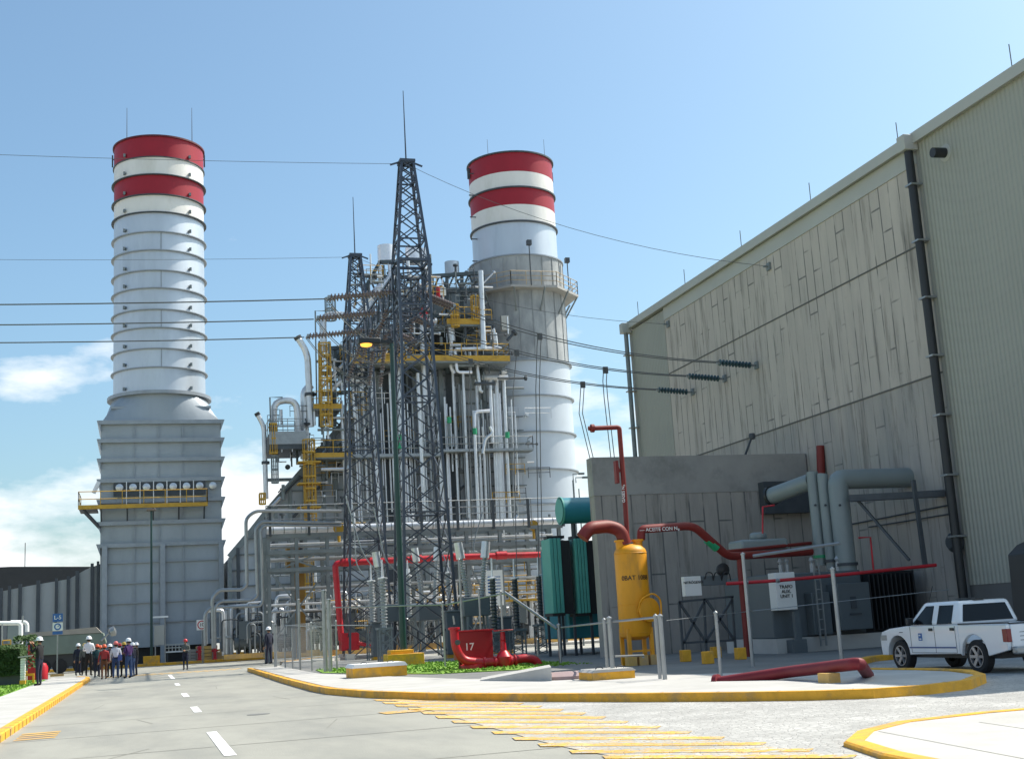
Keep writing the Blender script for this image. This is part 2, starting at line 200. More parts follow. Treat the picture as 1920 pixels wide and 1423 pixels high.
# ---------------------------------------------------------------- mesh helpers
SPLIT = set('end_clamp pipe_clamp leg footing bushing nozzle coupling stiffener step_bracket platform_bracket gallery_bracket sampling_port probe lifting_lug support beam bracket handle frame pipe_band column brace rail_post valve steel_frame pipework radiator_header lamp_arm tank_leg flange post items door_gap conduit seam cross_arm frame_bar branch_pipe sheet_wall corner_post weld_seam vent_valve duct_flange roof_edge'.split())
class MB:
    def __init__(s): s.v = []; s.f = []; s.m = []; s.cm = 0; s.g = []
    def mark(s): s.g.append((len(s.v), len(s.f)))
    def face(s, idx): s.f.append(tuple(idx)); s.m.append(s.cm)
    def quad(s, a, b, c, d):
        k = len(s.v); s.v += [Vector(p) for p in (a, b, c, d)]; s.face((k, k+1, k+2, k+3)); return s
    def box(s, x0, x1, y0, y1, z0, z1):
        s.mark()
        k = len(s.v)
        s.v += [Vector(p) for p in ((x0, y0, z0), (x1, y0, z0), (x1, y1, z0), (x0, y1, z0), (x0, y0, z1), (x1, y0, z1), (x1, y1, z1), (x0, y1, z1))]
        for q in ((0, 3, 2, 1), (4, 5, 6, 7), (0, 1, 5, 4), (1, 2, 6, 5), (2, 3, 7, 6), (3, 0, 4, 7)): s.face([k+i for i in q])
        return s
    def bar(s, p, q, w, h=None):
        s.mark()
        p = Vector(p); q = Vector(q); h = h or w; d = (q-p)
        if d.length < 1e-6: return s
        d.normalize(); up = Vector((0, 0, 1)) if abs(d.z) < 0.95 else Vector((0, 1, 0))
        a = d.cross(up).normalized(); b = a.cross(d).normalized(); k = len(s.v)
        for o in (p, q):
            for i, j in ((-1, -1), (1, -1), (1, 1), (-1, 1)): s.v.append(o + a*(i*w/2) + b*(j*h/2))
        for qd in ((0, 1, 2, 3), (7, 6, 5, 4), (0, 4, 5, 1), (1, 5, 6, 2), (2, 6, 7, 3), (3, 7, 4, 0)): s.face([k+i for i in qd])
        return s
    def tube(s, pts, r, seg=8, r2=None, bend=0.0):
        s.mark()
        pts = [Vector(p) for p in pts]
        if bend and len(pts) > 2:
            np_ = [pts[0]]
            for i in range(1, len(pts)-1):
                a, b, c = pts[i-1], pts[i], pts[i+1]; d1 = (a-b); d2 = (c-b); k = min(bend, d1.length*0.45, d2.length*0.45)
                if k < 1e-4: np_.append(b); continue
                p0 = b+d1.normalized()*k; p2 = b+d2.normalized()*k
                for t in (0, .25, .5, .75, 1): np_.append(p0*(1-t)**2 + b*2*t*(1-t) + p2*t*t)
            np_.append(pts[-1]); pts = np_
        n = len(pts); rings = []; prev = None
        for i in range(n):
            d = (pts[min(i+1, n-1)]-pts[max(i-1, 0)])
            if d.length < 1e-9: d = Vector((0, 0, 1))
            d.normalize()
            if prev is None:
                up = Vector((0, 0, 1)) if abs(d.z) < 0.9 else Vector((0, 1, 0)); a = d.cross(up).normalized()
            else:
                a = (prev - d*prev.dot(d)); a = a.normalized() if a.length > 1e-6 else d.orthogonal().normalized()
            prev = a; b = d.cross(a); rr = r if r2 is None else r+(r2-r)*i/(n-1); k = len(s.v)
            for j in range(seg):
                t = 2*math.pi*j/seg; s.v.append(pts[i]+a*(math.cos(t)*rr)+b*(math.sin(t)*rr))
            rings.append(k)
        for i in range(n-1):
            for j in range(seg): s.face((rings[i]+j, rings[i]+(j+1) % seg, rings[i+1]+(j+1) % seg, rings[i+1]+j))
        s.face([rings[0]+seg-1-j for j in range(seg)]); s.face([rings[-1]+j for j in range(seg)])
        return s
    def lathe(s, prof, c, seg=16, axis=(0, 0, 1), a0=0.0, cap=True):
        s.mark()
        ax = Vector(axis).normalized(); a = ax.orthogonal().normalized() if abs(ax.z) < 0.99 else Vector((1, 0, 0)); b = ax.cross(a); c = Vector(c); rings = []
        for r, h in prof:
            k = len(s.v)
            for j in range(seg):
                t = 2*math.pi*j/seg+a0; s.v.append(c+ax*h+a*(math.cos(t)*r)+b*(math.sin(t)*r))
            rings.append(k)
        for i in range(len(prof)-1):
            for j in range(seg): s.face((rings[i]+j, rings[i]+(j+1) % seg, rings[i+1]+(j+1) % seg, rings[i+1]+j))
        if cap and prof[0][0] > 1e-6: s.face([rings[0]+seg-1-j for j in range(seg)])
        if cap and prof[-1][0] > 1e-6: s.face([rings[-1]+j for j in range(seg)])
        return s
    def prism(s, poly, y0, y1, plane='xz'):
        k = len(s.v); n = len(poly)
        for yy in (y0, y1):
            for a, b in poly:
                s.v.append(Vector((a, yy, b)) if plane == 'xz' else (Vector((yy, a, b)) if plane == 'yz' else Vector((a, b, yy))))
        s.face([k+i for i in range(n)]); s.face([k+n+n-1-i for i in range(n)])
        for i in range(n): j = (i+1) % n; s.face((k+i, k+n+i, k+n+j, k+j))
        return s
    def build(s, name, m, parent=None, smooth=True, bevel=0, split=1):
        if split and name in SPLIT and len(s.g) > split and s.g[0] == (0, 0):
            r = None; gs = s.g+[(len(s.v), len(s.f))]
            for i in range(0, len(gs)-1, split):
                (va, fa), (vb, fb_) = gs[i], gs[min(i+split, len(gs)-1)]; q = MB(); q.v = s.v[va:vb]; q.f = [tuple(k-va for k in f) for f in s.f[fa:fb_]]; q.m = [0]*len(q.f); r = q.build(name, m, parent, smooth, bevel, 0)
            return r
        me = bpy.data.meshes.new(name); me.from_pydata([tuple(v) for v in s.v], [], s.f)
        ms = m if isinstance(m, (list, tuple)) else [m]
        for q in ms: me.materials.append(M[q] if isinstance(q, str) else q)
        if len(ms) > 1: me.polygons.foreach_set('material_index', s.m)
        import bmesh
        bm = bmesh.new(); bm.from_mesh(me); bmesh.ops.recalc_face_normals(bm, faces=bm.faces); bm.to_mesh(me); bm.free()
        if smooth:
            me.polygons.foreach_set('use_smooth', [True]*len(me.polygons)); me.set_sharp_from_angle(angle=0.6)
        o = bpy.data.objects.new(name, me); sc.collection.objects.link(o)
        if parent is not None:
            o.parent = parent; o.matrix_parent_inverse = Matrix.Translation(-world_loc(parent))
        if bevel:
            b = o.modifiers.new('bevel', 'BEVEL'); b.width = bevel; b.segments = 2; b.limit_method = 'ANGLE'
        return o
def tag(o, label=None, cat=None, group=None, kind=None):
    if label: o['label'] = label
    if cat: o['category'] = cat
    if group: o['group'] = group
    if kind: o['kind'] = kind
    return o
LOC = {}
def world_loc(o): return LOC.get(o.name, Vector((0, 0, 0)))
def thing(name, label, cat, loc=(0, 0, 0), group=None):
    o = bpy.data.objects.new(name, None); sc.collection.objects.link(o); o.location = loc; LOC[o.name] = Vector(loc); o.empty_display_size = 0.2
    return tag(o, label, cat, group)
def kids(o): return [c for c in bpy.data.objects if c.parent == o]
def copy_tree(root, dloc, label, rotz=None):
    def cp(o, par):
        c = o.copy(); sc.collection.objects.link(c)
        if par is not None: c.parent = par
        LOC[c.name] = world_loc(o)
        for ch in CH.get(o.name, None) or kids(o): cp(ch, c)
        return c
    c = cp(root, None); c.location = Vector(root.location)+Vector(dloc)
    if rotz is not None: c.rotation_euler.z = rotz
    c['label'] = label
    return c
CH = {}
def struct(name, mb, m, **k):
    o = mb.build(name, m, **k); o['kind'] = 'structure'; return o
def text(body, size, m, origin, xdir, ydir, name, parent, wrap=None, align='CENTER', ext=0.004):
    cu = bpy.data.curves.new(name, 'FONT'); cu.body = body; cu.size = size; cu.align_x = align; cu.align_y = 'CENTER'; cu.extrude = ext; cu.offset = size*0.012
    tmp = bpy.data.objects.new('tmp_text', cu); sc.collection.objects.link(tmp)
    dg = bpy.context.evaluated_depsgraph_get(); me = bpy.data.meshes.new_from_object(tmp.evaluated_get(dg)); bpy.data.objects.remove(tmp)
    xd = Vector(xdir).normalized(); yd = Vector(ydir).normalized(); zd = xd.cross(yd)
    for v in me.vertices:
        x, y, z = v.co
        if wrap:
            r, c = wrap; base = Vector(origin)-Vector((c[0], c[1], 0)); a0 = math.atan2(base.y, base.x); a = a0 + x/r
            v.co = Vector((c[0]+math.cos(a)*(r+z+0.006), c[1]+math.sin(a)*(r+z+0.006), origin[2]+y))
        else: v.co = Vector(origin)+xd*x+yd*y+zd*z
    me.materials.clear(); me.materials.append(M[m]); o = bpy.data.objects.new(name, me); sc.collection.objects.link(o)
    o.parent = parent; o.matrix_parent_inverse = Matrix.Translation(-world_loc(parent)); return o
# ================================================================ SETTING
RX0, RX1 = -2.4, 4.9
g = MB(); g.quad((-3000, -300, 0), (3000, -300, 0), (3000, 6000, 0), (-3000, 6000, 0)); struct('ground', g, 'ground', smooth=False)
g = MB(); k = len(g.v)
road = [(-2.4, -8), (RX0, 66), (-14, 72), (-30, 76), (-30, 99.8), (50, 99.8), (50, 84), (13, 88), (7.5, 74), (5.1, 65), (4.9, 34.6), (5.5, 30.8), (6.9, 11.8), (7.6, 5), (8, -8)]
g.v += [Vector((x, y, 0.004)) for x, y in road]; g.face(range(len(road))); struct('road', g, 'road', smooth=False)
# rough apron right of the lane
g = MB(); ap = [(5.5, 30.8), (6.9, 11.8), (7.6, 5), (8, -8), (40, -8), (25.3, 12), (25.3, 31.5), (14, 31.5), (12, 30.9)]
g.v += [Vector((x, y, 0.008)) for x, y in ap]; g.face(reversed(range(len(ap)))); struct('cobbled_apron', g, 'cobble', smooth=False)
# centre line
dm = MB()
def gq(mb, cx, cy, wd, ln, z=0.012):
    mb.quad((cx-wd/2, cy-ln/2, z), (cx+wd/2, cy-ln/2, z), (cx+wd/2, cy+ln/2, z), (cx-wd/2, cy+ln/2, z))
for i, (y0, y1) in enumerate([(18.2, 23.2), (30.0, 32.6), (39.0, 41.8), (50.0, 52.6), (59.5, 68)]):
    gq(dm, 1.08+0.005*y0, (y0+y1)/2, 0.17, y1-y0)
struct('lane_marking', dm, 'dashw', smooth=False)
ym = MB()
for i in range(15):                                  # painted hatching at the crossing and the left edge
    ym.quad((-1.9+i*.46, 70.2, .012), (-1.7+i*.46, 70.2, .012), (-1.0+i*.46, 73.4, .012), (-1.2+i*.46, 73.4, .012))
for i in range(4):
    ym.quad((-2.2, 24.8+i*.55, .012), (-1.5, 24.9+i*.55, .012), (-1.5, 25.2+i*.55, .012), (-2.2, 25.1+i*.55, .012))
struct('road_hatching', ym, 'kerb_old', smooth=False)
st = MB()
bars = [(1135, 1421, 1600, 1420, 2.6), (1073, 1411, 1518, 1408, 2.6), (1014, 1398, 1430, 1396, 2.4), (966, 1386, 1352, 1385, 2.3), (927, 1374.5, 1290, 1374.5, 2.1), (887, 1364, 1232, 1364.5, 2.0), (852, 1354, 1172, 1355, 1.9), (822, 1345, 1130, 1346.5, 1.7), (795, 1337, 1092, 1339, 1.6), (770, 1330, 1050, 1332, 1.5), (745, 1323.5, 1010, 1325.5, 1.3), (722, 1318, 975, 1320, 1.2), (706, 1313, 940, 1315, 1.0)]
for xa, ya, xb, yb, hw_ in bars:
    hw_ *= 1.15 if ya > 1350 else 1.4                     # broad painted bars on the cobbles, running across the lane
    c4 = [G(xa, ya+hw_), G(xb, yb+hw_), G(xb+8, yb-hw_), G(xa-6, ya-hw_)]
    for p in c4: p.z = .016
    st.quad(*c4)
p0 = G(716, 1338); p1 = G(790, 1332); p0.z = p1.z = .016; d = (p1-p0).normalized(); nrm = Vector((-d.y, d.x, 0))*.35; st.quad(p0-nrm, p1-nrm, p1+nrm, p0+nrm)
struct('apron_stripes', st, 'cobpaint', smooth=False)
st = MB()
for (xa, ya, xb, yb, h1), (xc, yc, xd, yd, h2) in zip(bars[:-1], bars[1:]):
    c4 = [G(xa+30, ya), G(xb-30, yb), G(xd-10, yd), G(xc+30, yc)]
    for p in c4: p.z = .012
    st.quad(*c4)
struct('apron_faded_paint', st, 'cobfade', smooth=False)
jt = MB()
for i in range(19): jt.quad((-2.38, 6+i*4.6, .0075), (5.0+.02*i, 6.3+i*4.6, .0075), (5.0+.02*i, 6.345+i*4.6, .0075), (-2.38, 6.045+i*4.6, .0075))
for x, y, a, l_ in ((-1.2, 35, .2, 2.6), (.2, 27, -.3, 1.8), (3, 22, .5, 2.2), (2.4, 44, .1, 2.5), (-.6, 19, .7, 1.6), (3.6, 33, -.2, 2.4)): jt.quad((x, y, .0078), (x+.03, y, .0078), (x+.03+a, y+l_, .0078), (x+a, y+l_, .0078))
struct('road_joint', jt, mat('joint_bitumen', (.235, .23, .20), .9), smooth=False)
mh = MB(); mh.lathe([(.24, 0), (.24, .004)], (2.35, 27.5, .006), 20); struct('road_patch', mh, mat('iron_cover', (.16, .16, .15), .7), smooth=False)
def slab(name, poly, z, m, z0=-0.1):
    b = MB(); b.prism(poly, z0, z, 'xy'); return struct(name, b, m, smooth=False)
def kerbline(name, pts, wd, z, m, side=1):
    b = MB(); n = len(pts); P_ = [Vector((x, y, 0)) for x, y in pts]; off = []
    for i in range(n):
        d1 = (P_[i]-P_[i-1]).normalized() if i else (P_[1]-P_[0]).normalized(); d2 = (P_[i+1]-P_[i]).normalized() if i < n-1 else d1
        nn = Vector((-(d1+d2).y, (d1+d2).x, 0)).normalized(); c = max(.5, nn.dot(Vector((-d1.y, d1.x, 0)))); off.append(P_[i]+nn*side*wd/c)
    for i in range(n-1):
        a, c, d, e = P_[i], P_[i+1], off[i+1], off[i]; k = len(b.v)
        bt = .02*(1 if True else 0)
        b.v += [a+Vector((0, 0, -.05)), c+Vector((0, 0, -.05)), c+Vector((0, 0, z-.02)), a+Vector((0, 0, z-.02)), a+(e-a)*.12+Vector((0, 0, z)), c+(d-c)*.12+Vector((0, 0, z)), d+Vector((0, 0, z)), e+Vector((0, 0, z)), e+Vector((0, 0, -.05)), d+Vector((0, 0, -.05))]
        b.face((k, k+1, k+2, k+3)); b.face((k+3, k+2, k+5, k+4)); b.face((k+4, k+5, k+6, k+7)); b.face((k+7, k+6, k+9, k+8))
    return struct(name, b, m, smooth=False)
def kerb_joints(pts, wd, z, side, step=1.0):
    b = MB(); P_ = [Vector((x, y, 0)) for x, y in pts]
    for a, c in zip(P_[:-1], P_[1:]):
        d = c-a; L_ = d.length; u = d.normalized(); nn = Vector((-u.y, u.x, 0))*side; t = step*.5
        while t < L_:
            p = a+u*t; b.bar(p+nn*(wd*.5)-nn*.003+Vector((0, 0, z+.0005)), p+nn*(-.004)+Vector((0, 0, z+.0005)), .016, .004); b.bar(p-nn*.0015+Vector((0, 0, 0)), p-nn*.0015+Vector((0, 0, z-.02)), .016, .008); t += step
    struct('kerb_joint', b, mat('kerb_joint_dirt', (.16, .12, .06), .9), smooth=False)
# left pavement, lawn
slab('pavement', [(-4.5, -8), (-2.6, -8), (-2.6, 69.4), (-4.5, 72)], 0.15, 'walk')
kerbline('kerb', [(-2.4, -8), (-2.4, 66), (-2.55, 69.2), (-3.1, 71.5)], 0.2, 0.156, 'kerb', 1)
slab('lawn', [(-30, -8), (-4.52, -8), (-4.52, 68), (-7, 76), (-30, 80)], 0.14, 'grass')
# island with yellow kerb
isl = [(5.25, 65), (4.9, 45), (4.85, 36.5), (4.95, 34.2), (5.4, 31.2), (6.3, 27.9), (7.6, 25), (8.9, 22.6), (10.2, 20.6), (11.0, 19.6), (11.7, 19.05), (12.6, 18.95), (13.6, 19.3), (14.7, 20.4), (15.5, 21.9), (15.6, 23.2), (15.2, 25.2)]
kerbline('kerb', isl, 0.2, 0.166, 'kerb', -1)
inner = [(x, y) for x, y in isl]
slab('pavement', [(x+.1, y+.1) for x, y in isl[:-3]] + [(15.3, 22.0), (15.35, 23.2), (15.0, 25.2), (11.2, 29.6), (8.6, 34.0), (6.4, 48), (6.6, 65)], 0.15, 'walk')
slab('yard', [(15.0, 25.21), (17.6, 29.0), (19.0, 30.9), (25.5, 33.5), (25.5, 62), (7.5, 72), (6.65, 65), (6.45, 48), (8.65, 34.05), (11.25, 29.62)], 0.13, 'yard')
kerbline('kerb', [(15.2, 25.2), (17.2, 28.6), (19.0, 30.6), (25.4, 33.2)], 0.2, 0.16, 'kerb', 1)
slab('lawn', [(7.0, 54), (6.6, 49), (8.9, 40), (11.4, 38.5), (14.2, 42), (14.2, 47), (12, 54)], 0.16, 'grass', 0.0)
kerb_joints(isl, .2, .166, -1, 1.2)
kerb_joints([(-2.4, 8), (-2.4, 66)], .2, .156, 1, .9)
pj = MB()
for i in range(42): y = 6+i*1.5; pj.quad((-4.48, y, .1525), (-2.62, y, .1525), (-2.62, y+.018, .1525), (-4.48, y+.018, .1525))
for i in range(14): y = 36+i*2.2; pj.quad((5.1, y, .1525), (6.4, y, .1525), (6.4, y+.02, .1525), (5.1, y+.02, .1525))
for i in range(6): pj.quad((7.3+i*1.4, 7, .0625), (7.32+i*1.4, 7, .0625), (8.4+i*1.4, 13.6, .0625), (8.38+i*1.4, 13.6, .0625))
struct('pavement_joint', pj, mat('slab_joint', (.26, .25, .22), .9), smooth=False)
# far kerbs
kerbline('kerb', [(-40, 100), (52, 100)], 0.35, 0.2, 'kerb', 1)
slab('pavement', [(-40, 100.3), (52, 100.3), (52, 103.5), (-40, 103.5)], 0.17, 'ground')
kerbline('kerb', [(7.6, 74.5), (13, 87.5), (50, 83.6)], 0.3, 0.2, 'kerb', -1)
slab('pavement', [(7.7, 74), (13.1, 87.2), (50, 83.3), (50, 80.5), (13, 80.5), (9.5, 73)], 0.17, 'walk')
# near right corner pavement with curved kerb
crn = [(7.15, 11.6), (7.5, 12.9), (8.2, 13.8), (9.2, 14.5), (10.6, 14.75), (12.5, 14.7), (16, 14.2)]
crn2 = [(6.9, 9.5)]+crn
kerbline('kerb', crn2, 0.22, 0.07, 'kerb', -1)
slab('pavement', [(x+.12, y-.12) for x, y in crn2]+[(16, 2), (7.5, 2)], 0.06, 'walk')
# grass blades on lawns seen near
gb = MB()
for i in range(5200):
    if i < 2600: x = random.uniform(-9, -4.6); y = random.uniform(42, 68)
    else:
        x = random.uniform(7.0, 14.0); y = random.uniform(39, 54)
        if x < 6.7+(54-y)*0.02 or (y < 42 and x < 9) : continue
    h = random.uniform(.03, .07); a = random.uniform(0, 3.14); dx = math.cos(a)*.05; dy = math.sin(a)*.05; k = len(gb.v)
    z = .14 if x < 0 else .16
    gb.v += [Vector((x-dx, y-dy, z)), Vector((x+dx, y+dy, z)), Vector((x+random.uniform(-.04, .04), y+random.uniform(-.04, .04), z+h))]; gb.face((k, k+1, k+2))
o = gb.build('grass', 'grass', smooth=False); tag(o, 'short green grass blades on the lawns beside the road', 'grass', kind='stuff')

# ================================================================ POWERHOUSE
WX = 25.72
hall = thing('turbine_hall', 'huge beige hall with board marked concrete wall and corrugated ends on the right', 'industrial building', (WX, 45, 0))
y0c, y1c, zt = 35.3, 57.6, 17.2
def zx(px, py): return X(px, py, WX).z
zc_top = 16.35
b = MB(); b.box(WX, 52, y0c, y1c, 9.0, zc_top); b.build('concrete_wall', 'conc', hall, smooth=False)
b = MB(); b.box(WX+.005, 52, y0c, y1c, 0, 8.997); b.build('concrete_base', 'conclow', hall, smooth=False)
b = MB(); b.box(WX-.02, 52, y1c+.003, 62.4, 0, zt-.3); b.build('sheet_wall', 'sheet', hall, smooth=False)
b = MB(); b.box(WX-.05, 52, 20, y0c-.003, 1.95, zt-.15); b.build('sheet_wall', 'sheet', hall, smooth=False)
b = MB(); b.box(WX-.03, 51.9, 20.02, y0c-.004, 0, 1.947); b.build('plinth', mat('plinth_dark', (0.13, 0.125, 0.12), .9), hall, smooth=False)
b = MB(); b.box(WX-.04, 52, y0c+.003, y1c-.003, zc_top+.003, 17.0); b.build('fascia', 'cream', hall, smooth=False)
b = MB(); b.box(WX-.22, 52.2, 19.8, 62.6, 17.02, 17.32); b.box(WX-.26, WX-.225, 19.8, 62.6, 16.98, 17.36); b.build('roof_edge', 'cream', hall, smooth=False)
for zj, e in ((13.55, .02), (9.0, .02)):
    b = MB(); b.box(WX-e, WX+.01, y0c+.05, y1c-.05, zj-.03, zj+.03); b.build('wall_joint', mat('joint_dark', (.12, .115, .105), .9), hall, smooth=False)  # dark horizontal joint lines in the concrete
for yy, r in ((35.3, .15), (62.15, .12)):
    b = MB(); b.tube([(WX-.32, yy, 16.95), (WX-.32, yy, .3)], r, 12); b.build('downpipe', 'black' if r > .13 else 'frame', hall)
    b = MB(); b.box(WX-.6, WX-.06, yy-.22, yy+.22, 16.75, 17.3); b.build('rain_hopper', 'cream', hall, bevel=.02)
    b = MB()
    for i in range(8): b.box(WX-.5, WX-.03, yy-.2, yy+.2, 1.5+i*2, 1.56+i*2)
    b.build('pipe_clamp', 'galv', hall, smooth=False)
for i in range(7):
    b = MB(); yy = 24+i*6.2; b.tube([(WX+.1, yy, 17.3), (WX+.1, yy, 18.3)], .018, 5); b.build('lightning_rod', 'ribdark', hall)
vp = X(1775, 287, WX); b = MB(); b.tube([vp+Vector((.1, 0, 0)), vp+Vector((-.55, 0, -.02))], .17, 14); b.build('vent_outlet', 'black', hall)
b = MB(); b.lathe([(.19, 0), (.3, .02), (.3, .06), (.19, .08)], vp+Vector((0.0, 0, 0)), 14, (-1, 0, 0)); b.build('vent_flange', 'cream', hall)
for px, py in ((1300, 735), (1360, 710), (1420, 685), (1443, 500), (1254, 608)):
    q = X(px, py, WX); b = MB(); b.box(WX-.09, WX-.002, q.y-.14, q.y+.14, q.z-.16, q.z+.16); b.bar((WX-.3, q.y, q.z), (WX-.05, q.y, q.z), .07); b.build('wall_bracket', 'frame', hall, smooth=False)
q = X(1800, 1016, WX); b = MB(); b.lathe([(.05, 0), (.3, .05), (.32, .3), (.2, .42)], (WX, q.y, q.z), 14, (-1, 0, 0)); b.build('wall_horn', 'ribdark', hall)
b = MB(); b.tube([(WX-.05, q.y, q.z+.3), (WX-.05, q.y, q.z+.95), (WX-.05, q.y+5.2, q.z+.95)], .025, 6); b.tube([(WX-.05, 35.8, 4.6), (WX-.05, 43, 4.5), (WX-.05, 43, 2)], .03, 6); b.build('conduit', 'ribdark', hall)

# blast wall
fw = thing('blast_wall', 'grey board marked concrete blast wall beside the yellow tank', 'wall', (21, 45, 0))
b = MB(); b.box(16.52, WX-.06, 44.8, 45.35, 0, 6.15); b.build('lower_wall', 'concx', fw, smooth=False)
b = MB(); b.box(16.5, WX-.06, 44.78, 45.37, 6.155, 7.62); b.build('capping_beam', mat('capping_concrete', (.32, .305, .285), .9, var=.15, scale=.8, dirt=(.17, .17, .16), dscale=.6), fw, smooth=False)
q = Y(1410, 818, 46); b = MB(); b.bar(q+Vector((-.5, 0, -1)), q, .07); b.lathe([(.11, -.12), (.14, 0), (.11, .12)], q, 10); b.build('lamp_bracket', 'ribdark', fw)

# ================================================================ STACKS
def ringbar(mb, c, r, z, t=.10, h=.14, seg=48): mb.lathe([(r-.02, z), (r+t, z), (r+t, z+h), (r-.02, z+h)], (c[0], c[1], 0), seg)
SY = 110; SXc = 1.52; SR = 3.82
def zL(py): return Y(297, py, SY-SR).z
s1 = thing('exhaust_stack', 'left tall exhaust stack with red and white top on ribbed square casing', 'chimney', (SXc, SY, 0))
rows = [254, 294, 327.5, 365, 398, 435, 469, 507, 540, 580, 614, 653, 688, 733]; zs = [zL(p) for p in rows]
def cyl(r, z0, z1, c, name, m, par, seg=64, r2=None):
    b = MB(); r2 = r2 or r; k = 0
    prof = [(r, z0), (r2, z1), (r2-.12, z1), (r2-.12, z1-1.2)] ; b.lathe(prof, (c[0], c[1], 0), seg); return b.build(name, m, par)
c1 = (SXc, SY)
cyl(SR, zs[-1], zs[4], c1, 'stack_shell', 'stackgrey', s1)
for i, m in enumerate(('red', 'wband', 'red', 'wband')): cyl(SR+.004*(4-i), zs[i+1]+.003, zs[i], c1, 'painted_band', m, s1)
for i, z in enumerate(zs[1:]):
    b = MB(); ringbar(b, c1, SR+.02, z-.05, .21 if i not in (0,) else .1, .075); b.build('stiffener_ring', 'rib' if i > 3 else 'ribdark', s1)
b = MB(); ringbar(b, c1, SR+.02, zs[0]-.12, .12, .14); b.build('rim', mat('rim_red', (.10, .01, .015), .6), s1)
b = MB()
for a in (-48, 40):
    aa = R_(a-90)
    for z in zs[1:]:
        p = Vector((c1[0]+math.cos(aa)*(SR+.12), c1[1]+math.sin(aa)*(SR+.12), z+.45)); b.box(p.x-.09, p.x+.09, p.y-.12, p.y+.12, p.z-.18, p.z+.08)
b.build('lifting_lug', 'frame', s1, smooth=False)
b = MB()
for i in range(4, len(zs)-1, 2): b.box(c1[0]+.05, c1[0]+.13, SY-SR-.05, SY-SR, zs[min(i+2, len(zs)-1)], zs[i+1])
b.build('seam', 'rib', s1, smooth=False)
for px in (238, 360):
    q = Y(px, 258, SY); b = MB(); b.tube([(q.x, SY, zs[0]-.3), (q.x, SY, Y(px, 203, SY).z)], .045, 5, .02); b.build('lightning_rod', 'wire', s1)
for px in (211, 383):
    q = Y(px, 300, SY); b = MB(); b.bar((q.x, SY, q.z-.7), (q.x, SY, q.z+.4), .12); b.bar((q.x, SY, q.z), (c1[0], SY, q.z), .08); b.build('aviation_lamp', 'ribdark', s1)
# casing
BX0, BX1, BY0, BY1 = -3.15, 6.35, 106, 114
ztr = zs[-1]; zbox = Y(297, 792, BY0).z
b = MB(); n = 64; k0 = len(b.v)
for j in range(n):
    t = 2*math.pi*j/n; b.v.append(Vector((c1[0]+math.cos(t)*(SR+.02), SY+math.sin(t)*(SR+.02), ztr)))
hw, hd = (BX1-BX0)/2, (BY1-BY0)/2; cx = (BX0+BX1)/2
for lv, (fz, sq) in enumerate(((.5, .56), (1, 1))):
    for j in range(n):
        t = 2*math.pi*j/n; c_, s_ = math.cos(t), math.sin(t); mxx = max(abs(c_), abs(s_))
        sx, sy = c_/mxx*hw, s_/mxx*hd; rx, ry = c_*(SR+.02), s_*(SR+.02)
        b.v.append(Vector((cx*sq+c1[0]*(1-sq)+sx*sq+rx*(1-sq), SY+sy*sq+ry*(1-sq), ztr+(zbox-ztr)*fz)))
for l_ in range(2):
    for j in range(n): b.face((k0+l_*n+j, k0+l_*n+(j+1) % n, k0+(l_+1)*n+(j+1) % n, k0+(l_+1)*n+j))
b.build('transition_hood', 'stacklow', s1)
b = MB(); ringbar(b, c1, SR+.05, ztr-.25, .45, .28); b.build('base_flange', 'rib', s1)
b = MB(); b.box(BX0+.75, BX1-.75, BY0+.4, BY0+.52, (ztr+zbox)/2-.1, (ztr+zbox)/2+.1); b.build('stiffener', 'rib', s1, smooth=False)
b = MB(); b.box(BX0, BX1, BY0, BY1, 1.4, zbox); b.build('casing', 'stacklow', s1, smooth=False)
for py in (792, 826, 862, 900, 938, 979, 1020):
    z = Y(305, py, BY0).z; b = MB(); b.box(BX0-.22, BX1+.22, BY0-.32, BY0-.002, z-.06, z+.06); b.box(BX0-.2, BX1+.2, BY0-.34, BY0-.325, z-.16, z+.16)
    for x in (BX0-.32, BX1+.32):
        xi = BX0 if x < 0 else BX1
        k = len(b.v); b.v += [Vector((x, BY0-.3, z+.16)), Vector((xi, BY0-.3, z+.16)), Vector((xi, BY0-.3, z-.75)), Vector((x, BY1, z+.16)), Vector((xi, BY1, z+.16)), Vector((xi, BY1, z-.75))]
        b.face((k, k+1, k+2)); b.face((k+3, k+5, k+4)); b.face((k, k+2, k+5, k+3)); b.face((k, k+3, k+4, k+1))
    b.build('stiffener', 'rib', s1, smooth=False)
for py in (1052, 1090, 1127, 1165):
    z = Y(305, py, BY0).z; b = MB(); b.box(BX0+.4, BX1-.3, BY0-.2, BY0-.002, z-.06, z+.06); b.build('stiffener', 'rib', s1, smooth=False)
for px in (252, 298, 343):
    x0 = Y(px, 900, BY0).x; b = MB(); b.box(x0-.05, x0+.05, BY0-.12, BY0-.004, 2, zbox); b.build('stiffener', 'rib', s1, smooth=False)
zl = Y(305, 1020, BY0).z
for px in (196, 305, 415):
    x0 = Y(px, 1120, BY0).x; b = MB(); b.box(x0-.2, x0+.2, BY0-.5, BY0-.35, 0, zl); b.box(x0-.04, x0+.04, BY0-.349, BY0-.006, 0, zl); b.build('column', 'rib', s1, smooth=False)
b = MB(); b.box(BX0+.5, BX1-.5, BY0+1, BY1-1, 0, 1.39); b.build('base_shadow_skirt', 'black', s1, smooth=False)
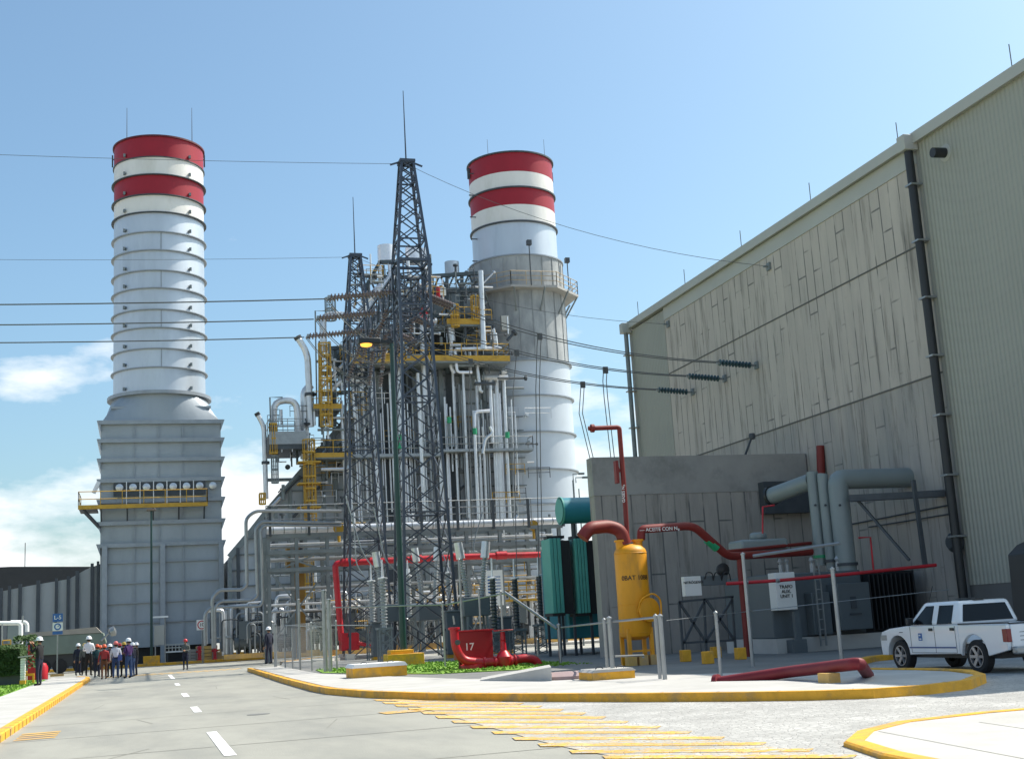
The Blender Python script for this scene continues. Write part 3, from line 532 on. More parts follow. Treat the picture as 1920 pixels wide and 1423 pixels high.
# platform with yellow rails
def rail(mb, pts, h=1.1, n=2, r=.035, post=1.6):
    for a, c in zip(pts[:-1], pts[1:]):
        a = Vector(a); c = Vector(c); d = c-a; m = max(1, int(d.length/post))
        for i in range(m+1): p = a+d*(i/m); mb.bar(p, p+Vector((0, 0, h)), r*1.6)
        for j in range(1, n+1): mb.tube([a+Vector((0, 0, h*j/n)), c+Vector((0, 0, h*j/n))], r, 5)
pz = Y(300, 947, BY0-1).z; px0 = Y(147, 947, BY0-1.2).x; px1 = Y(389, 947, BY0-1.2).x
b = MB(); b.box(px0, px1, BY0-1.3, BY0-.36, pz-.12, pz); b.box(px0, BX0-.25, BY0-.36, BY0+3, pz-.12, pz)
plo = b.build('platform', 'ribdark', s1, smooth=False)
b = MB(); b.box(px0-.02, px1+.02, BY0-1.42, BY0-1.302, pz-.2, pz+.12); rail(b, [(px0, BY0+3, pz), (px0, BY0-1.3, pz), (px1, BY0-1.3, pz), (px1, BY0-.4, pz)], 1.2); b.build('railing', 'yellow', plo, smooth=False)
b = MB()
for x in (px0+.3,): b.bar((x, BY0-1, pz-.1), (BX0, BY0-.2, pz-1.6), .18); b.bar((x, BY0+2, pz-.1), (BX0, BY0+2, pz-1.6), .18)
for i in range(5): x = px0+1.7+i*2; b.bar((x, BY0-1.2, pz-.1), (x, BY0-.1, pz-1.3), .12)
b.build('platform_bracket', 'ribdark', s1, smooth=False)
b = MB(); zb_ = Y(300, 912, BY0).z; b.box(BX0+1, px1-.1, BY0-.28, BY0-.21, zb_-.75, zb_+.45)
b.build('port_panel', 'ribdark', s1, smooth=False)
b = MB()
for i in range(8): b.lathe([(.30, 0), (.30, .1), (.1, .16)], (BX0+1.45+i*1.05, BY0-.27, zb_-.05), 14, (0, -1, 0))
b.build('sampling_port', 'clad', s1)
b = MB()
for i in range(6): x = BX0+2+i*1.05; b.bar((x, BY0-.45, pz), (x, BY0-.45, zb_+.4), .07)
b.bar((px0+1.1, BY0-.2, pz+1.2), (px0+1.5, BY0-.2, pz+2.1), .3); b.build('probe', 'clad', s1)

# right stack
S2Y = 107; S2R = 3.92; c2 = (Y(954, 310, S2Y).x+.1, S2Y)
s2 = thing('exhaust_stack', 'right exhaust stack with red and white top rising behind the boiler', 'chimney', (c2[0], S2Y, 0))
def z2(px, py): return Y(px, py, S2Y-S2R).z
r2 = [z2(955, 283), z2(957, 320), z2(958, 350), z2(960, 382), z2(962, 414), z2(970, 478)]
cyl(S2R, r2[5]-1, r2[4], c2, 'stack_shell', 'stackgrey', s2)
for i, m in enumerate(('red', 'wband', 'red', 'wband')): cyl(S2R+.004*(4-i), r2[i+1]+.003, r2[i], c2, 'painted_band', m, s2)
for i, z in ((0, r2[0]-.1), (2, r2[2]-.05), (4, r2[4]-.05)):
    b = MB(); ringbar(b, c2, S2R+.02, z, .16, .13); b.build('stiffener_ring', 'ribdark', s2)
r3 = [z2(975, 478), z2(985, 676)]
LR = 4.35
cyl(LR-.05, r3[1], r3[0], c2, 'collar', 'insul', s2)
b = MB(); ringbar(b, c2, LR-.05, r3[0]-.1, .1, .12); b.build('stiffener_ring', 'rib', s2)
cyl(LR, 0, r3[1], c2, 'stack_base', mat('bright_cladding', (.52, .56, .60), .4, .2, var=.05, scale=.7), s2)
for px, py in ((985, 676), (990, 742), (995, 810), (1000, 880), (1003, 945)):
    b = MB(); ringbar(b, c2, LR+.01, z2(px, py)-.05, .22, .1); b.build('stiffener_ring', 'rib', s2)
b = MB()
for a in range(-80, 81, 16):
    t = R_(a-90); x = c2[0]+math.cos(t)*(LR-.02); y = c2[1]+math.sin(t)*(LR-.02); b.bar((x, y, r3[1]+.2), (x, y, r3[0]-.2), .045)
b.build('seam', 'insul', s2, smooth=False)
for px in (915, 1021):
    q = Y(px, 290, S2Y); b = MB(); b.tube([(q.x, S2Y, r2[0]-.3), (q.x, S2Y, Y(px, 262, S2Y).z)], .03, 5, .015); b.build('lightning_rod', 'wire', s2)
b = MB()
for i in range(6): z = r2[0]-1.2-i*2.1; b.box(c2[0]-S2R-.45, c2[0]-S2R+.1, S2Y-.9, S2Y-.8, z-.04, z+.04)
for x in (c2[0]-S2R-.15, c2[0]+S2R+.15): b.bar((x, S2Y, r2[0]-1.4), (x, S2Y, r2[0]-.4), .22)
b.build('step_bracket', 'ribdark', s2, smooth=False)
# octagonal gallery
gz = z2(1000, 541)-.1; oc = []
for i in range(9): t = R_(-22.5+i*22.5*2+0); oc.append(t)
def ocp(r, z, half=False): return [Vector((c2[0]+math.cos(R_(22.5+i*45))*r, c2[1]+math.sin(R_(22.5+i*45))*r, z)) for i in range(8)]
b = MB(); o1 = ocp(LR+1.25, gz-.12); o2 = ocp(LR+1.25, gz+.1); n1 = len(b.v); b.v += o1+o2; b.face([n1+i for i in range(8)]); b.face([n1+15-i for i in range(8)])
for i in range(8): j = (i+1) % 8; b.face((n1+i, n1+j, n1+8+j, n1+8+i))
plo = b.build('gallery', mat('gallery_grating', (.35, .34, .32), .7), s2, smooth=False)
b = MB(); pr_ = ocp(LR+1.2, gz+.1); rail(b, pr_+[pr_[0]], 1.25, 3, .035, 1.2); b.build('railing', mat('rail_worn', (.42, .32, .2), .6, var=.2), plo, smooth=False)
b = MB()
for i in range(12): t = R_(i*30+10); b.bar((c2[0]+math.cos(t)*(LR+1.1), c2[1]+math.sin(t)*(LR+1.1), gz-.1), (c2[0]+math.cos(t)*(LR-.05), c2[1]+math.sin(t)*(LR-.05), gz-2.0), .13)
b.build('gallery_bracket', 'frame', s2, smooth=False)
for px, y0_, y1_ in ((996, 525, 460), (1066, 530, 493)):
    a = Y(px, y0_, S2Y-5.3 if px < 1000 else S2Y-2.5); c = Y(px, y1_, a.y); b = MB(); b.tube([(a.x, a.y, gz), (a.x, a.y, c.z)], .05, 6); b.box(a.x-.2, a.x+.2, a.y-.2, a.y+.2, c.z, c.z+.45); b.build('beacon', 'ribdark', s2)
b = MB(); t = R_(-100); q = Y(945, 600, S2Y-LR-.1)
b.box(q.x-.35, q.x+.35, q.y-.4, q.y, q.z-1, q.z+.3); b.build('junction_box', 'cream', s2, smooth=False)
# ================================================================ LEFT DUCT, DARK BUILDING
wd = thing('ribbed_duct', 'long grey panelled duct with dark vertical ribs left of the stack', 'duct', (-12, 108, 0))
DY = 108
def yz(px, py, y): q = Y(px, py, y); return (q.x, q.z)
top = [(-6, 1110), (60, 1097), (130, 1085), (160, 1068), (190, 1056)]
b = MB(); b.prism([(-17, 0), (BX0-.06, 0)] + [yz(px, py, DY) for px, py in reversed(top)] + [(-17, yz(-6, 1112, DY)[1])], DY, DY+4); b.build('panel_wall', mat('duct_panel', (.36, .375, .375), .6, .1, var=.08, scale=.8), wd, smooth=False)
for px, py, wv in ((2, 1108, .16), (18, 1104, .1), (38, 1101, .14), (72, 1094, .16), (106, 1090, .1), (128, 1086, .12), (145, 1076, .16), (173, 1062, .14), (184, 1058, .1)):
    x, z = yz(px, py, DY); b = MB(); b.box(x-wv/2-.05, x+wv/2+.05, DY-.28, DY-.003, 0, z+.25); b.build('rib', 'ribdark', wd, smooth=False)
db = thing('storage_shed', 'low dark roofed shed far behind the grey duct', 'building', (-20, 165, 0))
p = [yz(-60, 1066, 160), yz(20, 1062, 160), yz(171, 1062, 160), yz(130, 1090, 160), yz(20, 1107, 160), yz(-60, 1110, 160)]
b = MB(); b.prism(p, 160, 175); b.build('roof', 'black', db, smooth=False)
b = MB(); b.box(p[0][0], p[3][0], 161, 175, 0, p[3][1]+1.1); b.build('wall', 'ribdark', db, smooth=False)
b = MB(); q = Y(41, 1062, 158); b.tube([(q.x, 162, p[1][1]-.2), (q.x, 162, Y(41, 1015, 160).z)], .05, 5); b.build('antenna', 'wire', db)

# ================================================================ BOILER
bo = thing('heat_recovery_boiler', 'large grey boiler structure wrapped in pipes and walkways between the two stacks', 'boiler', (22, 105, 0))
HY = 103
b = MB(); b.box(18.9, 30.0, HY, 115, 1.2, 24.6); b.build('casing', 'boiler', bo, smooth=False)
b = MB(); b.box(30.003, 32.3, HY+.05, 113, 1.2, 20.1); b.build('casing', 'boiler', bo, smooth=False)
b = MB()
for i in range(19): z = 2.4+i*1.2; b.box(18.9, 30.0, HY-.16, HY-.003, z-.05, z+.05); (z < 20 and b.box(30.0, 32.4, HY-.1, HY+.04, z-.05, z+.05))
b.build('stiffener', 'frame', bo, smooth=False)
for x in (19.0, 20.8, 22.7, 24.6, 26.5, 28.4, 30.2):
    b = MB(); b.box(x-.19, x+.19, HY-.5, HY-.38, 0, 24.4); b.box(x-.05, x+.05, HY-.379, HY-.17, 0, 24.4); b.box(x-.19, x+.19, HY-.29, HY-.17, 0, 24.4); b.build('column', 'frame', bo, smooth=False)
for x in (19.9, 21.7, 25.5):
    b = MB(); b.box(x-.42, x+.42, HY-.2, HY-.17, 1.5, 23); b.build('casing_strip', 'ribdark', bo, smooth=False)
sl = [(430, 1200), (430, 1047), (470, 1000), (500, 962), (590, 858), (640, 800), (706, 706), (706, 1200)]
poly = [yz(px, py, HY+.4) for px, py in sl]; poly = [(x, max(z, .8)) for x, z in poly]
b = MB(); b.prism(poly, HY+.4, 113); b.build('inlet_duct', 'boiler', bo, smooth=False)
b = MB()
for i in range(14):
    z = 2.0+i*1.25
    xs = None
    for (xa, za), (xb, zb) in zip(poly[1:6], poly[2:7]):
        if za <= z <= zb: xs = xa+(xb-xa)*(z-za)/(zb-za)
    if z < poly[1][1]: xs = poly[1][0]
    if xs is not None: b.box(xs-.15, 19, HY+.22, HY+.397, z-.05, z+.05)
b.build('stiffener', 'frame', bo, smooth=False)
for off, wv, mm in ((0, .5, 'frame'), (2.1, .22, 'ribdark')):
    b = MB()
    for (xa, za), (xb, zb) in zip(poly[1:6], poly[2:7]): b.bar((xa+off, HY+.1, za+.1-off*.25), (xb+off, HY+.1, zb+.1-off*.25), .3, wv)
    b.build('slope_girder', mm, bo, smooth=False)
for px in (432, 447, 488, 520, 548, 575, 612, 635):
    x = Y(px, 1100, HY).x; zt_ = max(z for (xx, z) in [yz(px, 1047-(px-430)*1.2, HY)]); b = MB(); b.box(x-.13, x+.13, HY-.1, HY+.12, 0, zt_); b.build('column', 'frame' if px != 447 else 'ribdark', bo, smooth=False)
def hpipe(pts, r, m='clad', y=None, name='pipe', par=None, bend=.5, seg=10):
    b = MB(); b.tube([Y(p[0], p[1], (p[2] if len(p) > 2 else y)) for p in pts], r, seg, bend=bend); return b.build(name, m, par or bo)
# exhaust pipes with turned heads
for pts, r in (([(499, 935), (495, 800), (484, 779)], .19), ([(583, 800), (577, 672), (572, 655), (560, 636)], .27)):
    hpipe(pts, r, 'clad', 101.5, 'vent_pipe', bend=.5); hpipe([pts[-1], (pts[-1][0]-3, pts[-1][1]-5)], r*1.2, 'black', 101.5, 'vent_tip')
    hpipe([(pts[0][0]-1, pts[1][1]+70-5), (pts[0][0]-1, pts[1][1]+70)], r*1.7, 'ribdark', 101.5, 'pipe_flange')
# inverted U loops
hpipe([(515, 850), (513, 752), (556, 750), (561, 835)], .27, y=101.6, bend=1.0); hpipe([(607, 660), (605, 592), (640, 590), (668, 596)], .30, y=101.6, bend=1.2)
hpipe([(572, 760), (570, 735), (583, 722)], .32, y=102, bend=.4); hpipe([(571, 860), (571, 745)], .34, y=102)
hpipe([(618, 800), (618, 735), (640, 712), (690, 716)], .22, y=101.8, bend=.6)
# scaffold outlines around loops
for pts in ([(509, 850), (506, 745), (530, 745)], [(594, 760), (591, 583), (620, 583)]): hpipe(pts, .06, 'frame', 101.3, 'guard_frame', bend=0, seg=4)
# vertical header pipes
rnd0 = random.Random(11)
vp_ = [(696, 690, 1000, .20), (746, 690, 1190, .27), (655, 860, 980, .13), (730, 700, 960, .10), (790, 600, 760, .22), (783, 700, 960, .16), (820, 760, 1000, .12), (846, 640, 985, .12), (868, 700, 1000, .12), (888, 770, 985, .14),
       (918, 712, 830, .17), (930, 712, 985, .21), (944, 712, 985, .17), (938, 850, 985, .13), (952, 860, 985, .11), (905, 800, 985, .12), (880, 660, 700, .15)]
for px, a, c, r in vp_:
    k = (c-a)*.045; hpipe([(px, a), (px+k, c)], r, 'clad', 101.2+random.uniform(-.4, .5))
for i in range(52):
    px = 640+i*6.4+rnd0.uniform(-3, 3); a_ = rnd0.uniform(690, 800); c_ = rnd0.choice((960, 985, 1000, rnd0.uniform(860, 980)))
    hpipe([(px, a_), (px+(c_-a_)*.045, c_)], rnd0.choice((.06, .08, .1, .13)), rnd0.choice(('clad', 'clad', 'galv', 'cladw')), 101.7+rnd0.uniform(-.25, .3))
hpipe([(906, 640), (901, 508)], .24, 'clad', 99.8); hpipe([(906, 655), (906, 640)], .3, 'clad', 99.8, 'pipe_flange')
hpipe([(852, 700), (846, 690), (846, 620)], .16, 'cladw', 100.6); hpipe([(848, 640), (845, 612)], .3, 'clad', 100.6, 'safety_valve'); hpipe([(846, 612), (845, 598)], .1, 'clad', 100.6, 'safety_valve')
hpipe([(930, 655), (929, 640), (927, 625)], .22, 'clad', 100.4, 'safety_valve'); hpipe([(927, 628), (926, 616)], .1, 'clad', 100.4, 'safety_valve')
hpipe([(855, 655), (940, 652)], .16, 'cladw', 99.8); hpipe([(853, 655), (857, 698), (885, 698)], .13, 'cladw', 99.9, bend=.3)
hpipe([(903, 708), (952, 708)], .22, 'clad', 100.9, 'header'); hpipe([(892, 684), (920, 680)], .2, 'clad', 100.9, 'header'); hpipe([(940, 698), (950, 697)], .15, 'clad', 100.5)
hpipe([(890, 800), (890, 772), (918, 770)], .14, 'cladw', 100.4, bend=.3); hpipe([(894, 682), (900, 733), (905, 735)], .15, 'clad', 100.6, bend=.3)
hpipe([(918, 800), (924, 812), (910, 822), (905, 850)], .13, 'clad', 100.3, bend=.3)
for px, py in ((746, 820), (842, 787), (951, 815), (890, 808), (748, 835)): hpipe([(px, py-5), (px+.4, py+6)], .3 if px < 800 else .19, 'green', 100.9 if px < 800 else 100.2, 'green_band')
# walkways
def walkway(px0, px1, py, y0, y1, name='walkway', railc='yellow', th=.35, h=1.15, m='frame'):
    a = Y(px0, py, y0); c = Y(px1, py, y0); z = a.z; b = MB(); b.box(a.x, c.x, y0, y1, z-th, z); o = b.build(name, m, bo, smooth=False)
    b = MB(); b.box(a.x-.03, c.x+.03, y0-.06, y0-.003, z-th*.7, z+.12); rail(b, [(a.x, y1, z), (a.x, y0, z), (c.x, y0, z), (c.x, y1, z)], h, 2, .035, 1.3); b.build('railing', railc, o, smooth=False); return z
walkway(650, 955, 668, 99.6, 104.5, th=.5); walkway(650, 760, 676, 98.8, 99.5, th=.3)
walkway(590, 660, 852, 100.4, 103.5); walkway(505, 574, 812, 100.6, 106, th=1.3, railc='galv', m='ribdark')
walkway(838, 905, 600, 99.9, 106, th=.5); walkway(690, 830, 610, 101.5, 106, th=.4, railc='frame')
walkway(588, 640, 760, 100.8, 104, th=.4); walkway(640, 830, 855, 100.9, 102.3, railc='galv', th=.18); walkway(830, 1000, 845, 100.9, 102.3, railc='galv', th=.12)
# dark underside frames and steelwork above the casing
b = MB()
def fb(x0, y0, x1, y1, d, wv=.22): b.bar(Y(x0, y0, d), Y(x1, y1, d), wv)
for px in (600, 628, 655, 690, 718, 745, 810, 838, 866, 905):
    t = 655 if px > 640 else 720
    tp = {600: 640, 628: 650, 655: 560, 690: 530, 718: 498, 745: 492, 810: 515, 838: 515, 866: 515, 905: 515}[px]
    for d in (101.8, 107): fb(px, 800 if px < 640 else 700, px, tp, d, .26)
for a in [(682, 545, 712, 492), (712, 492, 808, 488), (810, 518, 905, 512), (810, 548, 905, 545), (684, 560, 800, 556), (655, 600, 905, 590), (682, 545, 682, 600), (712, 520, 808, 520), (600, 700, 660, 700), (600, 740, 660, 735), (600, 655, 660, 650)]: fb(*a, 101.7, .3); fb(*a, 106.5, .25)
for i in range(16):
    x0 = 690+i*13.5; fb(x0, 545 if i % 2 else 515, x0+13.5, 515 if i % 2 else 545, 101.9, .14); fb(x0, 600 if i % 2 else 550, x0+13.5, 550 if i % 2 else 600, 106, .16)
for i in range(8): x0 = 652+i*32; fb(x0, 672, x0+32, 700, 102.2, .2); fb(x0+32, 672, x0, 700, 102.6, .16)
for i in range(4): fb(600, 660+i*35, 640, 695+i*35, 101.9, .13); fb(640, 660+i*35, 600, 695+i*35, 101.9, .13)
b.build('steel_frame', mat('boiler_steel', (.06, .078, .085), .5, .3, var=.25, scale=1), bo, smooth=False, split=0)
b = MB(); 
for a, c in (((636, 708), (700, 700)), ((622, 676), (655, 668))): p_ = Y(*a, 104); q_ = Y(*c, 104); b.tube([p_, q_], .95, 16)
b.build('steam_drum', mat('drum_dark', (.10, .13, .14), .5, .2), bo)
# roof deck shade box filling between casing and top
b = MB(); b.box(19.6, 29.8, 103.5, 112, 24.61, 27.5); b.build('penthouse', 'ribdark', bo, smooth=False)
b = MB(); b.box(23, 29, 105, 112, 27.51, 31.3)
b.build('penthouse', 'frame', bo, smooth=False)
for px, t, bt, wv in ((725, 462, 492, 17), (775, 466, 494, 15), (848, 492, 516, 14), (790, 468, 494, 12)):
    p_ = Y(px, bt, 104); q_ = Y(px, t, 104); r = wv/2350*107; b = MB(); b.lathe([(r, 0), (r, q_.z-p_.z), (r-.1, q_.z-p_.z), (r-.1, q_.z-p_.z-.5)], (p_.x, 104, p_.z), 28); b.build('silencer', 'cladw' if px < 800 else 'stackgrey', bo)
hpipe([(735, 495), (737, 520), (700, 552), (690, 580), (672, 600)], .38, 'cladw', 101, bend=1.0)
hpipe([(790, 495), (805, 520), (800, 600)], .3, 'clad', 101.2, bend=.6)
for px, py, px1_, py1 in ((782, 575, 804, 600), (818, 537, 826, 558)):
    p_ = Y((px+px1_)/2, py1, 100.5); r = (px1_-px)/2/2350*103; b = MB(); b.lathe([(r*.6, 0), (r, r*.3), (r, Y(px, py, 100.5).z-p_.z-r*.3), (r*.5, Y(px, py, 100.5).z-p_.z)], (p_.x, 100.5, p_.z), 18); b.build('red_tank', 'firered', bo)
q = Y(825, 547, 100.2); b = MB(); b.box(q.x, q.x+.5, 100.1, 100.15, q.z-.35, q.z+.35); b.build('notice_board', 'signw', bo, smooth=False)
# yellow ladders with cages
def cage(px0, px1, ptop, pbot, y, m='yellow'):
    a = Y((px0+px1)/2, pbot, y); z1 = Y((px0+px1)/2, ptop, y).z; r = (px1-px0)/2/2350*(y*1.04); b = MB(); n = max(2, int((z1-a.z)/.9))
    for i in range(n+1):
        z = a.z+(z1-a.z)*i/n; pts = [(a.x+math.cos(t)*r, y+math.sin(t)*r, z) for t in [math.pi*2*j/10 for j in range(10)]]
        for j in range(10): b.bar(pts[j], pts[(j+1) % 10], .06, .1)
    for j in range(0, 10): t = math.pi*2*j/10; b.bar((a.x+math.cos(t)*r, y+math.sin(t)*r, a.z), (a.x+math.cos(t)*r, y+math.sin(t)*r, z1), .05)
    for s_ in (-.25, .25): b.bar((a.x+s_, y+r, a.z), (a.x+s_, y+r, z1), .07)
    for i in range(int((z1-a.z)/.35)): b.bar((a.x-.25, y+r, a.z+i*.35), (a.x+.25, y+r, a.z+i*.35), .04)
    b.build('ladder_cage', m, bo, smooth=False)
cage(572, 594, 825, 985, 100.5); cage(601, 624, 645, 800, 100.5); cage(506, 520, 795, 850, 100.8); cage(846, 862, 572, 612, 99.7); cage(884, 900, 556, 600, 99.9); cage(487, 498, 925, 945, 101); cage(572, 590, 1040, 1120, 100); cage(610, 630, 560, 600, 101.4, 'frame'); cage(510, 522, 855, 905, 101, 'frame')
for py in (865, 905, 950): 
    q = Y(580, py, 100.3); b = MB(); b.box(q.x-.9, q.x+.9, 100, 101.4, q.z-.1, q.z); b.build('rest_platform', 'yellow', bo, smooth=False)
# dense small pipework (valves, brackets, trays) filling the upper structure
rnd = random.Random(3)
for grp, (xa, xb, ya, yb, d0, d1, n) in enumerate([(655, 905, 520, 650, 99.5, 103, 120), (600, 700, 660, 800, 100.5, 102.5, 45), (840, 960, 610, 720, 99.8, 102, 45), (500, 620, 780, 880, 100.5, 102.5, 35), (640, 1000, 720, 960, 101, 102.4, 55), (500, 1045, 1000, 1195, 83.5, 97, 170), (500, 640, 860, 960, 101.5, 102.8, 30), (650, 780, 500, 690, 98, 101, 60)]):
    for mi, mm in enumerate(('frame', 'clad', 'ribdark', 'yellow')):
        b = MB()
        for i in range(int(n*(.36, .3, .26, .08)[mi])):
            px = rnd.uniform(xa, xb); py = rnd.uniform(ya, yb); d = rnd.uniform(d0, d1); p_ = Y(px, py, d); k = rnd.random(); l_ = rnd.uniform(.4, 2.6); r = rnd.choice((.05, .07, .1, .14))
            q_ = p_ + (Vector((0, 0, l_)) if k < .45 else Vector((l_, 0, 0)) if k < .75 else Vector((0, l_, 0)) if k < .85 else Vector((l_*.6, 0, l_*.6)))
            if mm == 'yellow' or rnd.random() < .2: rail(b, [p_, p_+Vector((l_, 0, 0))], .9, 2, .03, .8)
            else: b.tube([p_, q_], r, 7); (rnd.random() < .3 and b.lathe([(r*2.2, -.08), (r*2.2, .08)], q_, 8, (q_-p_)))
        tag(b.build('pipework', mm, bo, split=0), kind='stuff')

# ================================================================ PIPE RACK in front of the boiler
PY = 82
pk = thing('pipe_rack', 'steel pipe rack carrying a silver pipe across the front of the boiler', 'pipe rack', (16, PY, 0))
def pkx(px, py=1000): return Y(px, py, PY).x
zr = Y(770, 985, PY).z
b = MB(); b.tube([(pkx(500), PY, zr), (pkx(1046), PY, zr)], .26, 14); b.build('pipe', 'cladw', pk)
b = MB()
for i in range(28): x = pkx(500)+.4+i*.7; b.lathe([(.275, -.03), (.275, .03)], (x, PY, zr), 14, (1, 0, 0))
b.build('pipe_band', 'galv', pk)
for x in [pkx(p) for p in (500, 552, 609, 700, 780, 868, 930, 1000, 1040)]:
    for y in (PY-.9, PY+1.6):
        b = MB(); b.box(x-.11, x+.11, y-.14, y-.1, 0, zr-.35); b.box(x-.11, x+.11, y+.1, y+.14, 0, zr-.35); b.box(x-.02, x+.02, y-.1, y+.1, 0, zr-.35); b.build('column', 'frame', pk, smooth=False)
for z in (zr-.45, zr-1.5, 6.15-.4):
    for y in (PY-1.05, PY+1.75):
        b = MB(); b.box(pkx(498), pkx(1046), y-.07, y+.07, z-.14, z+.1); b.build('beam', 'frame', pk, smooth=False)
b = MB(); rail(b, [(pkx(496), PY-1.2, zr-.3), (pkx(1046), PY-1.2, zr-.3)], 1.75, 4, .035, 2.0); b.build('railing', 'galv', pk, smooth=False)
b = MB()
for i in range(9): x = pkx(503)+i*2.45; b.bar((x, PY-1.25, zr-.5), (x, PY-1.25, zr+1.4), .16)
b.build('rail_post', 'ribdark', pk, smooth=False)
b = MB()
for a, c in ((503, 606), (870, 928), (700, 778)):
    for za, zb_ in ((zr-1.5, 5.6), (5.6, 1.2)): b.bar((pkx(a), PY-1.0, za), (pkx(c), PY-1.0, zb_), .1); b.bar((pkx(a), PY-.96, zb_), (pkx(c), PY-.96, za), .1)
b.build('brace', 'frame', pk, smooth=False)
for i, (z, r, mm) in enumerate(((zr-1.1, .09, 'galv'), (zr-.9, .06, 'clad'), (zr-1.9, .12, 'galv'), (4.6, .1, 'galv'), (3.6, .08, 'clad'), (3.2, .08, 'clad'))):
    b = MB(); b.tube([(pkx(500), PY+.2+i*.2, z), (pkx(1040), PY+.2+i*.2, z)], r, 8); b.build('pipe', mm, pk)
# looping tubes left of the rack
for pts, r in (([(640, 958), (478, 958), (461, 972), (463, 1095), (455, 1105), (410, 1106), (398, 1120), (400, 1215)], .11), ([(640, 980), (490, 978), (479, 990), (483, 1115), (474, 1125), (412, 1127), (402, 1140), (403, 1215)], .1), ([(640, 985), (496, 985), (489, 992), (493, 1125), (488, 1136), (395, 1138), (384, 1150), (385, 1210)], .09)):
    b = MB(); b.tube([Y(p[0], p[1], PY-1.6) for p in pts], r, 8, bend=.35); b.build('cable_conduit', 'galv', pk)
cg = MB(); q = Y(1015, 990, PY); 
for px, py in ((635, 990), (1000, 985)): q = Y(px, py, PY-.6); cg.lathe([(.35, -.1), (.35, .1)], q, 12, (0, 1, 0)); cg.tube([q, q+Vector((0, 0, -.9))], .1, 8)
cg.build('valve', 'yellow', pk)
ys = Y(553, 1060, PY+4); b = MB()
for py in (990, 1030, 1060): q = Y(553, py, PY+2.2); b.box(q.x-.55, q.x+.55, PY+2, PY+3, q.z-.5, q.z+.3)
b.box(ys.x-.4, ys.x+.4, PY+2.2, PY+3, .5, ys.z); b.build('valve_skid', mat('skid_ochre', (.30, .16, .03), .6, var=.2), pk, smooth=False)
# red fire main on the rack
fm = thing('fire_main', 'long horizontal red fire main running under the silver pipe to a drop with red box', 'pipe', (12, 76, 0))
FY = 78
b = MB(); b.tube([Y(1030, 1039, FY), Y(860, 1044, FY), Y(628, 1056, FY), Y(640, 1200, FY)], .19, 12, bend=.3); b.build('pipe', 'firered', fm)
b = MB()
for px, py in ((650, 1054), (702, 1052), (780, 1048), (860, 1044), (940, 1041)): b.lathe([(.26, -.35), (.26, .35)], Y(px, py, FY), 12, (1, 0, 0))
b.build('coupling', 'firered', fm)
b = MB(); q = Y(655, 1212, FY); b.box(q.x-.55, q.x+.55, FY-.5, FY+.5, .55, 1.6); b.build('hose_cabinet', 'firered', fm, bevel=.03)
b = MB(); b.tube([Y(672, 1205, FY-1), Y(700, 1212, FY-1), Y(700, 1190, FY-1)], .12, 10, bend=.2); b.lathe([(.05, 0), (.32, .02), (.32, .06), (.05, .08)], Y(700, 1186, FY-1), 12); b.build('hydrant_valve', 'firered', fm)
# clutter under the rack : skids
skid_lbl = ['low grey pump skid behind the switchyard left of the lattice tower', 'grey valve skid with yellow cage behind the breakers', 'grey pump skid with looped silver pipes near the transformer', 'dark skid under the left end of the pipe rack', 'silver piping skid behind the surge arresters']
skid_lbl += ['grey pump skid between the two lattice towers with tall bent pipes', 'dark skid behind the red drop pipe']
for i, (px, y, wv) in enumerate(((720, 90, 5), (880, 88, 4.5), (985, 84, 5), (470, 97, 4), (800, 92, 5), (665, 86, 4.5), (560, 93, 5))):
    q = Y(px, 1200, y); t = thing('pump_skid', skid_lbl[i], 'pump skid', (q.x, y, 0), 'pump skids under the pipe rack')
    b = MB(); b.box(q.x-wv/2, q.x+wv/2, y-.8, y+.8, .2, .55); b.build('base', 'kerb_old', t, smooth=False)
    b = MB(); b.tube([(q.x-wv*.3, y, 1.3), (q.x+wv*.15, y, 1.3)], .5, 14); b.tube([(q.x+wv*.2, y, 1.3), (q.x+wv*.42, y, 1.3)], .32, 12); b.build('motor', 'panelgrey' if i % 2 else 'ribdark', t)
    for mi, mm in enumerate(('clad', 'galv', 'ribdark')):
        b = MB()
        for k in range(11):
            xx = q.x+rnd.uniform(-wv/2, wv/2); yy = y+rnd.uniform(-.7, .9); h = rnd.uniform(1.8, 4.6); x2 = xx+rnd.uniform(-2, 2)
            b.tube([(xx, yy, .5), (xx, yy, h), (x2, yy, h), (x2, yy, rnd.uniform(.5, 2))], rnd.choice((.06, .09, .14, .2) if mi == 0 else (.05, .08)), 9, bend=.35)
        b.build('pipe', mm, t)
    b = MB(); b.box(q.x-.9, q.x-.1, y-.95, y-.85, 1.6, 2.9); b.build('control_box', 'panelgrey', t, smooth=False)
    if i in (1, 2, 4):
        b = MB(); rail(b, [(q.x-wv/2, y-1, 3.2), (q.x+wv/2, y-1, 3.2)], 1.2, 4, .04, .6); b.box(q.x-wv/2, q.x+wv/2, y-1, y, 3.05, 3.2); b.build('platform', 'yellow', t, smooth=False)
sg = thing('notice_board', 'white board with dark writing behind the circuit breaker', 'sign', (0, 0, 0)); q = Y(927, 1100, 74)
b = MB(); b.box(q.x-.55, q.x+.55, 74, 74.06, q.z-1.1, q.z+1.0); bdo = b.build('board', 'signw', sg, smooth=False)
b = MB()
for s_ in (-.45, .45): b.bar((q.x+s_, 74.1, 0), (q.x+s_, 74.1, q.z-.5), .08)
b.build('post', 'galv', sg, smooth=False)
b = MB()
for j in range(6): b.box(q.x-.4, q.x-.1, 73.985, 73.997, q.z+.55-j*.18, q.z+.64-j*.18); b.box(q.x+.02, q.x+.4, 73.985, 73.997, q.z+.57-j*.18, q.z+.62-j*.18)
b.build('lettering', 'blue', bdo, smooth=False)
